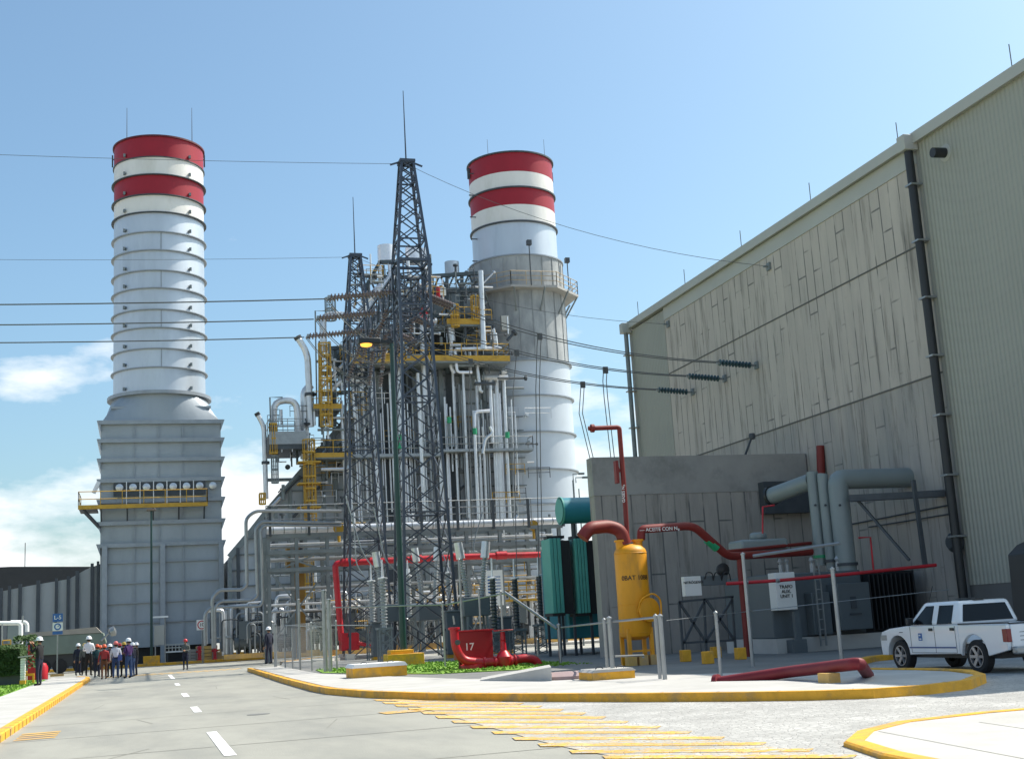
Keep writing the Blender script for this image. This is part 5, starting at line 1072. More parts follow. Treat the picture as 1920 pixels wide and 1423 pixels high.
rpipe([(1172, 1020, KY), (1164, 994, KY), (1140, 986, KY), (1105, 990, KY-.3), (1092, 1008, KY-.3)], .20, .5, seg=16)
rpipe([(1176, 1012, KY+.1), (1172, 940, KY+.1), (1161, 801, KY+.1), (1112, 803, KY+.1)], .075, .08)
b = MB(); q = Y(1109, 803, KY+.1); b.lathe([(.06, -.1), (.13, -.08), (.13, .02), (.07, .04), (.07, .1)], q, 12, (-1, 0, 0)); q = Y(1163, 885, KY+.1); b.box(q.x-.17, q.x-.08, q.y-.1, q.y+.1, q.z-.35, q.z+.35); b.bar(q, q+Vector((-.13, 0, .3)), .05); b.build('vent_valve', 'piperust', rp)
rpipe([(1202, 1012, KY), (1202, 992, KY), (1300, 985, KY), (1365, 1043, KY+.4), (1520, 1034, KY+2.2)], .13, .3)
rpipe([(1326, 1011, KY+.2), (1344, 1027, KY+.28)], .145, 0, 'green_band', 'green')
rpipe([(1386, 1045, KY+.6), (1396, 1160, KY+.6), (1402, 1238, KY+.6)], .09, 0); rpipe([(1362, 1034, KY+.9), (1520, 1018, KY+3)], .06, 0)
text('\u2014 ACEITE CON N\u2082', .155, 'signw', Y(1237, 992, KY-.145), (1, 0, .015), (-.015, 0, 1), 'lettering', rp)
text('GASES N\u2082', .13, 'signw', Y(1169, 925, KY-.0), (.04, 0, 1), (-1, 0, .04), 'lettering', rp)
fp = thing('sprinkler_pipe', 'bright red thin sprinkler pipe with nozzles across the shaded transformer', 'pipe', (21, 36, 0))
rpipe([(1362, 1094, 36.5), (1460, 1088, 36.2), (1600, 1075, 35.8), (1755, 1059, 35.4)], .055, 0, par=fp, m='firered')
for px, py in ((1400, 1091), (1459, 1088), (1557, 1079), (1655, 1069), (1735, 1061)):
    q = Y(px, py, 36); b = MB(); b.lathe([(.03, -.1), (.08, -.02), (.03, .08)], q, 8, (0, -1, .3)); b.build('nozzle', 'galv', fp)
rpipe([(1610, 1008, 37), (1632, 1007, 37), (1638, 1070, 37)], .03, 0, par=fp, m='firered'); rpipe([(1430, 1000, 38), (1430, 950, 38), (1452, 947, 38)], .03, 0, par=fp, m='firered')
p_ = rpipe([(1540, 900, 43.5), (1538, 836, 43.5)], .16, 0, 'riser', 'piperust', par=fp)
gp = thing('ground_pipe', 'thick dark red pipe lying low across the shaded island end', 'pipe', (15, 28, 0))
a = G(1345, 1279, .12); a.z = .12; m_ = G(1480, 1259, .30); c = G(1612, 1243, .5); e_ = G(1628, 1266, .15); b = MB(); b.tube([a, m_, c, e_], .115, 12, bend=.25); b.lathe([(.12, -.06), (.17, -.05), (.17, .05), (.12, .06)], a, 14, (a-m_)); b.build('pipe', mat('shaded_pipe_red', (.16, .006, .012), .6, var=.15, scale=2), gp)  # pipe red darkened to hold the shade it lies in
b = MB()
for t_ in (.3, .8): q = a.lerp(c, t_); b.box(q.x-.12, q.x+.12, q.y-.2, q.y+.2, .12, q.z-.1)
b.build('support', 'kerb_old', gp, smooth=False)

# nitrogen panel with signs in front of the blast wall
np_ = thing('nitrogen_panel', 'dark steel frame with small signed boxes beside the yellow tank', 'instrument frame', (17, 38, 0)); NY = 37.5
def nq(px, py): return Y(px, py, NY)
b = MB()
for px0, py0, px1, py1 in ((1273, 1128, 1282, 1232), (1320, 1122, 1325, 1235), (1372, 1118, 1380, 1228), (1273, 1128, 1375, 1118), (1280, 1205, 1375, 1200), (1273, 1128, 1322, 1200), (1320, 1128, 1282, 1205), (1325, 1200, 1372, 1125), (1325, 1125, 1376, 1198)): b.bar(nq(px0, py0), nq(px1, py1), .07)
b.build('frame', 'ribdark', np_, smooth=False)
for k, (px, py) in enumerate(((1286, 1240), (1328, 1244), (1343, 1233), (1389, 1236))):
    q = G(px, py, .13); b = MB(); b.box(q.x-.14, q.x+.14, q.y-.14, q.y+.14, .13, .48); b.build('footing', 'kerb', np_, bevel=.02)
a = nq(1282, 1118); c = nq(1310, 1080); b = MB(); b.box(a.x, c.x, NY-.15, NY+.1, a.z, c.z); b.build('sign_box', 'signw', np_, bevel=.01)
text('NITR\u00d3GENO', .115, 'ink', (nq(1296, 1092).x, NY-.16, nq(1296, 1092).z), (1, 0, 0), (0, 0, 1), 'lettering', np_)
a = nq(1316, 1098); c = nq(1360, 1078); b = MB(); b.box(a.x, c.x, NY-.12, NY+.1, a.z, c.z); b.build('junction_box', 'panelgrey', np_, bevel=.01)
for s_ in range(3):
    b = MB(); q = nq(1318+s_*16, 1086); b.tube([q+Vector((0, -.15, 0)), q+Vector((.05, -.2, .22)), q+Vector((.25, -.2, .2)), q+Vector((.3, -.15, -.05))], .02, 6, bend=.1); b.build('hose', 'black', np_)
b = MB(); q = nq(1355, 1068); b.lathe([(.02, -.15), (.2, -.08), (.22, .05), (.05, .12)], q, 14, (0, -1, 0)); b.build('gauge', 'black', np_)

# ================================================================ FIRE VALVE ASSEMBLY
HYY = 42.0
hv = thing('deluge_valve', 'glossy red fire valve assembly with red cabinet on the concrete island', 'fire valve', (11.5, HYY, 0))
def hq(px, py, y=HYY): return Y(px, py, y)
b = MB(); b.tube([hq(851, 1176), hq(854, 1215), hq(868, 1238), hq(900, 1242), hq(958, 1238), hq(985, 1233), hq(1005, 1236), hq(1014, 1254)], .145, 18, bend=.35); b.build('pipe', 'firered', hv)
b = MB()
for px, py, ax in ((851, 1178, (0, 0, 1)), (908, 1242, (1, 0, 0)), (928, 1241, (1, 0, 0)), (958, 1239, (1, 0, 0)), (966, 1237, (1, 0, 0))): b.lathe([(.15, -.04), (.2, -.035), (.2, .035), (.15, .04)], hq(px, py), 18, ax)
b.lathe([(.22, 0), (.22, .05), (.14, .06)], hq(1014, 1255), 18); b.box(hq(1014, 1255).x, hq(1040, 1255).x, HYY-.06, HYY+.06, hq(1030, 1252).z, hq(1030, 1248).z); b.build('flange', 'firered', hv)
b = MB(); q = hq(945, 1236); b.lathe([(.20, -.26), (.27, -.1), (.27, .1), (.17, .24), (.11, .3), (.09, .62), (.12, .64), (.09, .66), (.08, .92), (.03, .93)], q, 18); b.box(q.x-.3, q.x+.3, HYY-.04, HYY+.04, q.z+.95, q.z+1.0); b.build('gate_valve', 'firered', hv)
b = MB(); q = hq(945, 1178); b.lathe([(.26, -.02), (.29, 0), (.26, .02)], hq(947, 1181), 20); b.build('hand_wheel', 'piperust', hv)
b = MB(); q = hq(852, 1170); b.tube([q, q+Vector((-.03, 0, .28))], .03, 8); b.build('valve_stem', 'galv', hv)
b = MB(); q = hq(858, 1204, HYY-.2); b.lathe([(.09, -.03), (.09, .03)], q, 14, (0.3, -1, 0)); b.build('pressure_gauge', 'ribdark', hv)
b = MB(); q = hq(905, 1252); b.lathe([(.5, .0), (.5, .14), (.35, .2)], (hq(895, 1250).x, HYY+.3, .14), 18); b.build('valve_body', 'firered', hv)
hc = thing('hose_cabinet', 'red metal hose cabinet marked 17 behind the red valve pipe', 'cabinet', (11.4, HYY+.8, 0))
a0 = Y(862, 1240, HYY+.45); a1 = Y(890, 1240, HYY+.45); a2 = Y(919, 1240, HYY+1.1); z1 = Y(890, 1183, HYY+.45).z; z0 = .45
b = MB(); k = len(b.v); dv = Vector((a1.x-a0.x, 0, 0)); sl_ = Vector((.42, .9, 0))
pts = [Vector((a0.x, HYY+.45, 0)), Vector((a1.x, HYY+.45, 0)), Vector((a2.x, HYY+.62, 0)), Vector((a2.x, HYY+1.3, 0)), Vector((a0.x, HYY+1.3, 0))]
b.prism([(p.x, p.y) for p in pts], z0, z1, 'xy'); b.build('body', 'firedark', hc, bevel=.015)
b = MB(); b.prism([(p.x+(p.x-a1.x)*.06, p.y+(p.y-HYY-.9)*.06) for p in pts], z1+.002, z1+.05, 'xy'); b.build('lid', 'firered', hc)
b = MB()
for x in (a0.x+.1, a2.x-.1): b.box(x-.05, x+.05, HYY+.7, HYY+.85, .14, z0)
b.build('leg', 'piperust', hc, smooth=False)
text('17', .34, 'signw', (a0.x+.36, HYY+.445, z0+.42), (1, 0, 0), (0, 0, 1), 'lettering', hc)
# valve boxes with yellow sides
def vbox(pxc, pb, wv, dv, h, label, lid='walk'):
    q = G(pxc, pb, .15); t = thing('valve_box', label, 'utility box', (q.x, q.y+dv/2, .15), 'low valve boxes with yellow sides')
    b = MB(); b.box(q.x-wv/2, q.x+wv/2, q.y, q.y+dv, .14, .15+h*.72); b.build('base', 'kerb', t, smooth=False)
    b = MB(); b.prism([(q.x-wv/2-.03, .153+h*.72), (q.x+wv/2+.03, .153+h*.72), (q.x+wv/2-.06, .15+h), (q.x-wv/2+.06, .15+h)], q.y-.03, q.y+dv+.03); b.build('lid', lid, t, smooth=False)
    b = MB()
    for s_ in (-.3, .2): b.tube([(q.x+s_*wv, q.y+dv*.4, .15+h), (q.x+s_*wv+.05, q.y+dv*.4, .2+h), (q.x+s_*wv+.15, q.y+dv*.4, .2+h), (q.x+s_*wv+.2, q.y+dv*.4, .15+h)], .012, 6)
    b.build('handle', 'ribdark', t)
vbox(713, 1268, 1.75, 1.4, .42, 'white lidded box with yellow side on the pavement by the lawn', 'white'); vbox(1152, 1273, 1.05, 1.0, .24, 'white lidded low yellow box beside the fence post near the tank', 'walk')
b = MB(); k = 0; A_ = [G(900, 1276, .15), G(1035, 1276, .15), G(1035, 1276, .15)+Vector((.5, 1.7, 0)), G(900, 1276, .15)+Vector((.5, 1.7, 0))]
hs = [.02, .33, .33, .02]
b.v += [Vector((p.x, p.y, .14)) for p in A_]+[Vector((p.x, p.y, .15+h)) for p, h in zip(A_, hs)]
for f in ((0, 1, 5, 4), (1, 2, 6, 5), (2, 3, 7, 6), (3, 0, 4, 7), (4, 5, 6, 7)): b.face(f)
o = b.build('concrete_ramp', 'walk', smooth=False); tag(o, 'sloping grey concrete ramp block in front of the red valve', 'ramp')
b = MB(); q = G(1078, 1273, .15); b.lathe([(.8, 0), (.8, .1), (.62, .17), (.0, .19)], (q.x+.1, q.y+.75, .13), 28); o = b.build('manhole_cover', mat('manhole_brown', (.30, .22, .22), .8), smooth=True); tag(o, 'round low manhole mound right of the concrete ramp', 'manhole cover')

# ================================================================ PICKUP
PX0 = 16.62; PW = 1.62; py_ = lambda px: X(px, 1180, PX0).y
R0, F0 = 21.85, 26.42; pc = thing('pickup_truck', 'white double cab pickup with blue door stripe parked by the hall', 'pickup truck', (PX0+PW/2, 24, 0))
WR, WF, RW = 22.95, 25.72, .345
yc0 = py_(1795); yc1 = py_(1700); zb = 1.0; zr_ = 1.50
def arch(c, n=10, r=.44): return [(c+math.cos(math.pi*i/n)*r, .36+math.sin(math.pi*i/n)*r) for i in range(n+1)]
prof = [(F0, .5), (F0+.01, .72), (F0-.07, .90), (F0-.35, .965), (yc1+.02, 1.01), (yc0, 1.0), (yc0, .38), (WF-.44, .38)] 
prof = [(F0-.02, .36), (F0, .5), (F0+.01, .72), (F0-.08, .88), (F0-.4, .95), (yc1+.02, 1.0), (yc0+.003, 1.0), (yc0+.003, .40), (WF-.46, .38)] + list(reversed(arch(WF)))
b = MB(); b.prism(prof, PX0, PX0+PW, 'yz'); b.build('body', 'carpaint', pc, bevel=.035)
bp_ = [(R0+.02, .48), (R0, .98), (yc0, 1.0), (yc0, .40), (WR+.46, .38)] + arch(WR)
b = MB(); b.prism(bp_, PX0+.003, PX0+.09, 'yz'); b.prism(bp_, PX0+PW-.09, PX0+PW-.003, 'yz'); b.box(PX0+.09, PX0+PW-.09, R0+.06, yc0, .6, .65); b.build('cargo_bed', 'carpaint', pc, bevel=.02)
b = MB(); b.box(PX0+.095, PX0+PW-.095, R0-.01, R0+.05, .52, .985)
b.build('tailgate', 'carpaint', pc, bevel=.02)
b = MB()
for z in (.66, .74, .82): b.box(PX0+.3, PX0+PW-.3, R0-.014, R0-.006, z, z+.012)
b.build('tailgate_crease', 'panelgrey', pc, smooth=False)
b = MB(); b.box(PX0+.06, PX0+PW-.06, R0+.03, yc0-.02, .985, 1.035) if False else b.box(PX0-.0, PX0+.10, R0+.02, yc0-.02, 1.003, 1.03); b.box(PX0+PW-.10, PX0+PW, R0+.02, yc0-.02, 1.003, 1.03); b.box(PX0+.1, PX0+PW-.1, R0-.01, R0+.06, .99, 1.015); b.build('bed_rail', 'black', pc, smooth=False)
b = MB(); b.box(PX0+.06, PX0+PW-.06, R0-.16, R0-.015, .40, .55); b.build('rear_bumper', 'galv', pc, bevel=.03)
b = MB(); b.box(PX0+.03, PX0+PW-.03, F0-.05, F0+.09, .36, .56); b.build('front_bumper', 'ribdark', pc, bevel=.04)
# cab
ins = .17; cabb = [(PX0+.015, yc0+.01), (PX0+PW-.015, yc0+.01), (PX0+PW-.015, yc1), (PX0+.015, yc1)]
yt0, yt1 = yc0+.12, yc1-.52
cabt = [(PX0+ins, yt0), (PX0+PW-ins, yt0), (PX0+PW-ins, yt1), (PX0+ins, yt1)]
b = MB(); b.v = [Vector((x, y, 1.0)) for x, y in cabb]+[Vector((x, y, zr_)) for x, y in cabt]; 
for f in ((0, 1, 2, 3), (7, 6, 5, 4), (0, 4, 5, 1), (1, 5, 6, 2), (2, 6, 7, 3), (3, 7, 4, 0)): b.face(f)
cab_ = b.build('cab', 'carpaint', pc, bevel=.07)
def sx_(z, off=.006, side=0):
    k = (z-1.0)/.5; v = .015+(ins-.015)*k; return PX0+v-off if side == 0 else PX0+PW-v+off
def swin(pts, side, name='window', m='glass', off=.008):
    b = MB(); k = len(b.v); o1 = [Vector((sx_(z, off, side), y, z)) for y, z in pts]; s_ = .02 if side == 0 else -.02
    o2 = [p+Vector((s_, 0, 0)) for p in o1]; n = len(pts); b.v += o1+o2; b.face(range(n)); b.face([2*n-1-i for i in range(n)])
    for i in range(n): b.face((i, (i+1) % n, n+(i+1) % n, n+i))
    return b.build(name, m, cab_, smooth=False)
wy = [py_(p) for p in (1707, 1746, 1756, 1783)]
for side in (0, 1):
    swin([(wy[0]-.05, 1.03), (wy[1], 1.02), (wy[1], 1.42), (wy[0]-.50, 1.42)], side)
    swin([(wy[2], 1.02), (wy[3], 1.03), (wy[3]+.01, 1.42), (wy[2], 1.42)], side)
def ry(z, off=.01): return yc0+.01+.11*(z-1.0)/.5-off
b = MB(); b.v = [Vector((PX0+.17, ry(1.06), 1.06)), Vector((PX0+PW-.17, ry(1.06), 1.06)), Vector((PX0+PW-.28, ry(1.42), 1.42)), Vector((PX0+.28, ry(1.42), 1.42))]; b.face((0, 1, 2, 3)); b.build('rear_window', 'glass', cab_, smooth=False)
def fy(z, off=.01): return yc1-.52*(z-1.0)/.5+off
b = MB(); b.v = [Vector((PX0+.12, fy(1.04), 1.04)), Vector((PX0+PW-.12, fy(1.04), 1.04)), Vector((PX0+PW-.25, fy(1.44), 1.44)), Vector((PX0+.25, fy(1.44), 1.44))]; b.face((0, 1, 2, 3)); b.build('windscreen', 'glass', cab_, smooth=False)
b = MB(); b.box(PX0+.6, PX0+.85, yt0+.02, yt0+.07, zr_-.005, zr_+.03); b.build('brake_lamp', 'black', pc, smooth=False)
b = MB(); b.tube([(PX0+.3, yt1, zr_-.02), (PX0+.24, yt1-.3, zr_+.35)], .008, 5); b.build('aerial', 'black', pc)
for px in (1743, 1783): y = py_(px); b = MB(); b.box(PX0-.022, PX0-.002, y-.11, y+.03, .885, .945); b.build('door_handle', 'black', pc, bevel=.006)
b = MB()
for px in (1751, 1790, 1706): y = py_(px); b.box(PX0-.003, PX0+.002, y-.006, y+.006, .42, .985)
b.box(PX0-.003, PX0+.002, py_(1790), py_(1706), .415, .425); b.build('door_gap', 'ribdark', pc, smooth=False)
b = MB(); b.box(PX0-.006, PX0-.001, py_(1789), py_(1702), .515, .545); b.build('stripe', 'stripe', pc, smooth=False)
y = py_(1724); b = MB(); b.box(PX0-.005, PX0-.001, y-.07, y+.07, .68, .84); b.build('door_emblem', 'blue', pc, smooth=False)
b = MB(); b.box(PX0-.008, PX0-.004, y-.04, y+.03, .70, .73); b.box(PX0-.008, PX0-.004, y-.02, y+.05, .78, .81); b.build('emblem_mark', 'signw', pc, smooth=False)
b = MB(); y = py_(1688); b.box(PX0-.006, PX0-.001, y-.09, y+.05, .86, .875); b.build('badge', 'ribdark', pc, smooth=False)
for xx in (PX0-.006, PX0+PW-.10):
    b = MB(); b.box(xx, xx+.106, R0-.02, R0+.14, .64, .90); b.build('tail_light', 'taill', pc, bevel=.01)
b = MB(); b.box(PX0-.16, PX0-.01, yc1-.32, yc1-.22, 1.02, 1.18); b.build('mirror', 'black', pc, bevel=.02)
b = MB(); b.box(PX0-.004, PX0+.2, F0-.28, F0-.01, .68, .82); b.build('headlight', 'galv', pc, bevel=.02)
b = MB(); b.box(PX0+.2, PX0+PW-.2, R0+.5, F0-.6, .30, .42); b.build('chassis', 'black', pc, smooth=False)
for wyy in (WR, WF):
    for side in (0, 1):
        x0 = PX0+.03 if side == 0 else PX0+PW-.03; s_ = 1 if side == 0 else -1
        b = MB(); b.lathe([(RW*.62, .01), (RW*.9, .0), (RW, .03), (RW, .19), (RW*.9, .22), (RW*.6, .22), (RW*.6, .02), (RW*.62, .01)], (x0, wyy, RW), 30, (s_, 0, 0), cap=False); tr = b.build('wheel', 'tyre', pc)
        b = MB(); b.lathe([(RW*.60, .10), (.0, .10)], (x0, wyy, RW), 24, (s_, 0, 0)); b.build('hub_plate', 'black', tr); b = MB(); b.lathe([(RW*.63, .01), (RW*.66, .0), (RW*.60, .0), (RW*.56, .06), (RW*.63, .01)], (x0, wyy, RW), 24, (s_, 0, 0), cap=False)
        for i in range(6):
            t_ = i*math.pi/3; b.bar((x0+.05*s_, wyy, RW), (x0+.02*s_, wyy+math.cos(t_)*RW*.6, RW+math.sin(t_)*RW*.6), .045, .06)
        b.lathe([(.07, .0), (.06, -.0), (.0, -.01)], (x0+.03*s_, wyy, RW), 12, (s_, 0, 0)); b.build('rim', 'alloy', tr)
# dark object at the right frame edge
t = thing('loading_cowl', 'dark rounded metal cowl with bright front edge at the right behind the pickup', 'metal cowl', (25, 27, 0))
CY = 29.2; pl = [(1889, 1040), (1905, 1022), (1940, 1005), (1940, 1200), (1905, 1200)]
pp = [yz(px, py, CY) for px, py in pl]; pp = [(x, max(z, 0)) for x, z in pp]; b = MB(); b.prism(pp, CY-1.6, CY); b.build('shell', 'black', t, bevel=.03)
b = MB(); e0 = pp[0]; b.bar((e0[0]-.05, CY-1.6, e0[1]), (pp[4][0]-.05, CY-1.6, 0.0), .1); b.build('edge_trim', 'cream', t, smooth=False)

# ================================================================ LEFT FOREGROUND
def hedge_leaves(mb, x0, x1, y0, y1, z0, z1, n):
    for i in range(n):
        f = random.random(); x = random.uniform(x0, x1); y = random.uniform(y0, y1); z = random.uniform(z0, z1)
        if f < .4: y = y0+random.uniform(-.08, .05)
        elif f < .7: z = z1+random.uniform(-.08, .1)
        elif f < .9: x = x1+random.uniform(-.06, .08)
        a = Vector((random.gauss(0, 1), random.gauss(0, 1), random.gauss(0, 1))).normalized()*.09; c = a.orthogonal().normalized()*.06; p = Vector((x, y, z)); k = len(mb.v)
        mb.v += [p-a, p+c, p+a, p-c]; mb.face((k, k+1, k+2, k+3))
hy = 62.0; hx0 = Y(-20, 1230, hy).x; hx1 = Y(40, 1230, hy).x; hz0 = Y(20, 1265, hy).z; hz1 = Y(20, 1214, hy).z
hd_ = thing('hedge', 'dark clipped box hedge at the left edge of the lawn', 'hedge', ((hx0+hx1)/2, hy, .14))
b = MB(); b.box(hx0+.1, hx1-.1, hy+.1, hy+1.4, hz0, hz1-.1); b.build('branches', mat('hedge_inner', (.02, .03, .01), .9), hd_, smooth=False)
b = MB(); hedge_leaves(b, hx0, hx1, hy, hy+1.5, hz0, hz1, 2600); b.build('foliage', 'hedge', hd_, smooth=False)
b = MB(); q = Y(45, 1225, hy+3); hedge_leaves(b, q.x-.5, q.x+.5, hy+3, hy+4, .8, Y(45, 1195, hy+3).z, 500); b.tube([(q.x, hy+3.5, .1), (q.x, hy+3.5, 1.2)], .05, 6); o = b.build('shrub', 'hedge', smooth=False); tag(o, 'small dark shrub just behind the box hedge', 'shrub')
b = MB(); b.box(hx0, hx1+.02, hy+.2, hy+1.3, .14, hz0-.003); o = b.build('planter', 'ribdark', smooth=False); tag(o, 'dark low planter under the clipped hedge', 'planter')
pl_ = thing('brick_pillar', 'white brick pillar with grey cap and yellow foot beside the hedge', 'pillar', (0, 0, 0)); q = Y(43, 1270, hy-.2); x0, x1 = Y(38, 1250, hy-.2).x, Y(47, 1250, hy-.2).x
b = MB()
for i in range(9): b.box(x0, x1, hy-.2, hy+.1, .32+i*.11, .42+i*.11)
b.build('shaft', 'signw', pl_, bevel=.01); b = MB(); b.box(x0-.02, x1+.02, hy-.22, hy+.12, .14, .317); b.build('foot', 'kerb', pl_, smooth=False)
b = MB(); b.prism([(x0-.1, 1.32), (x1+.25, 1.36), (x1+.3, 1.42), (x0-.1, 1.38)], hy-.3, hy+.5); b.build('cap', 'walk', pl_, smooth=False)
bn = thing('yellow_barrier', 'small yellow bench like barrier on the lawn', 'barrier', (0, 0, 0)); xa, xb = Y(46, 1262, hy+1).x, Y(64, 1262, hy+1).x
b = MB(); b.box(xa, xb, hy+1, hy+1.2, .48, .58); b.build('top_bar', 'kerb', bn, smooth=False); b = MB(); b.box(xa, xa+.08, hy+1, hy+1.15, .14, .477); b.box(xb-.08, xb, hy+1, hy+1.15, .14, .477); b.build('leg', 'kerb', bn, smooth=False)
q = Y(52, 1262, 70); t = thing('hose_station', 'dark red hose station behind the standing guard', 'fire cabinet', (q.x, 70, 0)); x0, x1 = Y(52, 1230, 70).x, Y(86, 1230, 70).x
b = MB(); b.box(x0, x1-.35, 70, 70.8, .14, Y(60, 1205, 70).z); b.build('cabinet', 'firered', t, bevel=.03); b = MB(); b.lathe([(.3, 0), (.3, .6), (.2, .8), (0.0, .85)], (x1-.2, 70.3, .14), 16); b.build('hydrant', 'firered', t)
q = Y(51, 1170, 85); t = thing('gas_pipes', 'white bent pipe loop with yellow box at the left edge', 'pipe', (q.x, 85, 0))
b = MB(); b.tube([Y(-20, 1168, 85), Y(39, 1168, 85), Y(39, 1207, 85), (Y(39, 1207, 85).x, 85, .1)], .13, 12, bend=.2); b.tube([Y(20, 1166, 86), Y(51, 1166, 86), Y(51, 1184, 86)], .12, 12, bend=.25); b.build('pipe', 'white', t)
b = MB(); b.tube([Y(4, 1170, 84), Y(4, 1215, 84)], .05, 6); b.tube([Y(42, 1166, 85), Y(43, 1154, 85)], .05, 6); b.build('branch_pipe', 'galv', t)
b = MB(); x0, x1 = Y(5, 1200, 83).x, Y(20, 1200, 83).x; z0, z1 = Y(12, 1216, 83).z, Y(12, 1200, 83).z; rail(b, [(x0, 83, z0), (x1, 83, z0)], z1-z0, 2, .04, .3); b.box(x0, x1, 83, 83.4, z0-.1, z0); b.build('box', 'yellow', t, smooth=False)
b = MB(); b.box(Y(14, 1190, 88).x, Y(38, 1190, 88).x, 88, 89, .1, Y(25, 1172, 88).z); b.build('enclosure', 'duct', t, smooth=False)
# trailer
tl = thing('parked_trailer', 'long grey green covered trailer parked behind the visitors', 'trailer', (-5, 92, 0)); TYY = 92
x0, x1, x2 = Y(52, 1200, TYY).x, Y(185, 1200, TYY).x, Y(200, 1200, TYY).x; zb_, zt_ = Y(150, 1224, TYY).z, Y(150, 1188, TYY).z
b = MB(); b.prism([(x0, zb_), (x1, zb_), (x1+.5, zb_+.6), (x1+.3, zt_), (x0, zt_)], TYY, TYY+2.4); b.build('side', 'trailer', tl, bevel=.04)
b = MB(); b.prism([(x0-.05, zt_+.003), (x1+.2, zt_+.003), (x1-.2, Y(180, 1175, TYY).z), (x0+3, zt_+.35), (x0, zt_+.25)], TYY-.05, TYY+2.45); b.build('cover', 'trailertop', tl, smooth=False)
b = MB(); b.box(x0+.2, x1-.3, TYY+.2, TYY+2.2, .45, zb_-.003); b.build('chassis', 'black', tl, smooth=False)
for k in range(4):
    b = MB(); b.lathe([(.2, 0), (.45, .02), (.48, .1), (.45, .25), (.2, .27)], ((x0+1 if k < 2 else x1-1.2)+(k % 2)*1.05, TYY+.1, .48), 22, (0, 1, 0)); b.build('wheel', 'tyre', tl)
b = MB(); q = Y(204, 1186, TYY-.3); b.lathe([(.1, 0), (.3, .1), (.34, .4), (.1, .5)], q, 12, (1, 0, .3)); b.tube([q, (q.x-.5, q.y, q.z-.5)], .08, 6); b.build('nozzle', 'galv', tl)
# bits at the stack foot
for px, lb, c_, hh, wv in ((388, 'orange brown crate stack at the foot of the left stack', 'skid', 1.1, 1.6), (412, 'brown timber crate near the red hydrants', 'skid', .8, 1.2), (365, 'dark brown crate behind the lone worker', 'skid', .9, .9)):
    q = Y(px, 1235, 101.5); t = thing('crate', lb, 'crate', (q.x, 101.5, 0), 'crates at the stack foot'); b = MB()
    for i in range(4): b.box(q.x-wv/2, q.x+wv/2, 101.5, 102.4, .18+i*hh/4, .18+(i+.85)*hh/4)
    b.build('slats', M['kerb_old'] if px != 365 else M['trailertop'], t, smooth=False); b = MB()
    for s_ in (-1, 1): b.box(q.x+s_*(wv/2-.1)-.06, q.x+s_*(wv/2-.1)+.06, 101.42, 101.497, .17, .18+hh)
    b.build('corner_post', 'trailertop', t, smooth=False)
for k, px in enumerate((374, 403)):
    q = Y(px, 1240, 100.9); t = thing('fire_hydrant', ('left', 'right')[k]+' small red fire hydrant beside the speed sign', 'fire hydrant', (q.x, 100.9, 0), 'fire hydrants'); b = MB(); b.lathe([(.2, 0), (.2, .08), (.13, .1), (.13, .85), (.17, .9), (.15, 1.05), (0.0, 1.12)], (q.x, 100.9, .17), 14); b.tube([(q.x-.25, 100.9, .85), (q.x+.25, 100.9, .85)], .07, 8); b.build('barrel', 'firered', t)
q = Y(440, 1240, 102.5); b = MB(); b.box(q.x-1.9, q.x+1.9, 101.8, 103.2, .17, .42); b.box(q.x-1.3, q.x+.9, 102, 103, .42, .62); o = b.build('pump_plinth', 'kerb', smooth=False); tag(o, 'low stepped yellow plinth left of the boiler', 'plinth')
q = Y(333, 1220, 102); t = thing('bench_rack', 'low white shelf rack with pale items by the stack foot', 'rack', (q.x, 102, 0)); b = MB(); b.box(q.x-.9, q.x+.9, 102, 102.6, .9, 1.0); b.build('shelf', 'white', t, smooth=False); b = MB(); rail(b, [(q.x-.9, 102.5, 1.0), (q.x+.9, 102.5, 1.0)], .5, 2, .04, .25); b.build('items', 'cream', t, smooth=False); b = MB(); b.box(q.x-.8, q.x-.7, 102.1, 102.5, .17, .897); b.box(q.x+.7, q.x+.8, 102.1, 102.5, .17, .897); b.build('leg', 'ribdark', t, smooth=False)
q = Y(299, 1200, 101.2); t = thing('meter_cabinet', 'grey meter cabinet on a post with white canopy beside the left lamp', 'cabinet', (q.x, 101.2, 0)); b = MB(); b.box(q.x-.4, q.x+.35, 101.2, 101.5, 1.5, 3.0); b.build('box', 'cream', t, bevel=.02); b = MB(); b.box(q.x-.65, q.x+.65, 101, 101.6, 3.55, 3.68); b.build('canopy', 'white', t, smooth=False); b = MB(); b.tube([(q.x+.42, 101.4, .17), (q.x+.42, 101.4, 3.6)], .05, 6); b.tube([(q.x-.3, 101.4, .17), (q.x-.3, 101.4, 1.5)], .05, 6); b.build('post', 'galv', t)
# traffic signs
sy = 76.0; q = Y(107, 1262, sy); t = thing('parking_sign', 'blue and white sign plates on a post at the pavement end', 'sign', (q.x, sy, .15))
zz = [Y(107, p, sy).z for p in (1150, 1165, 1167, 1182, 1183, 1189)]; wv = .27
b = MB(); b.tube([(q.x, sy+.04, .15), (q.x, sy+.04, zz[0])], .035, 8); b.build('post', 'galv', t)
b = MB(); b.box(q.x-wv, q.x+wv, sy-.02, sy, zz[1], zz[0]); b.box(q.x-wv, q.x+wv, sy-.02, sy, zz[5], zz[4]); b.build('blue_plate', 'blue', t, smooth=False)
b = MB(); b.box(q.x-wv, q.x+wv, sy-.02, sy, zz[3], zz[2]); b.build('white_plate', 'signw', t, smooth=False)
text('L-5', .3, 'signw', (q.x, sy-.025, (zz[0]+zz[1])/2), (1, 0, 0), (0, 0, 1), 'lettering', t)
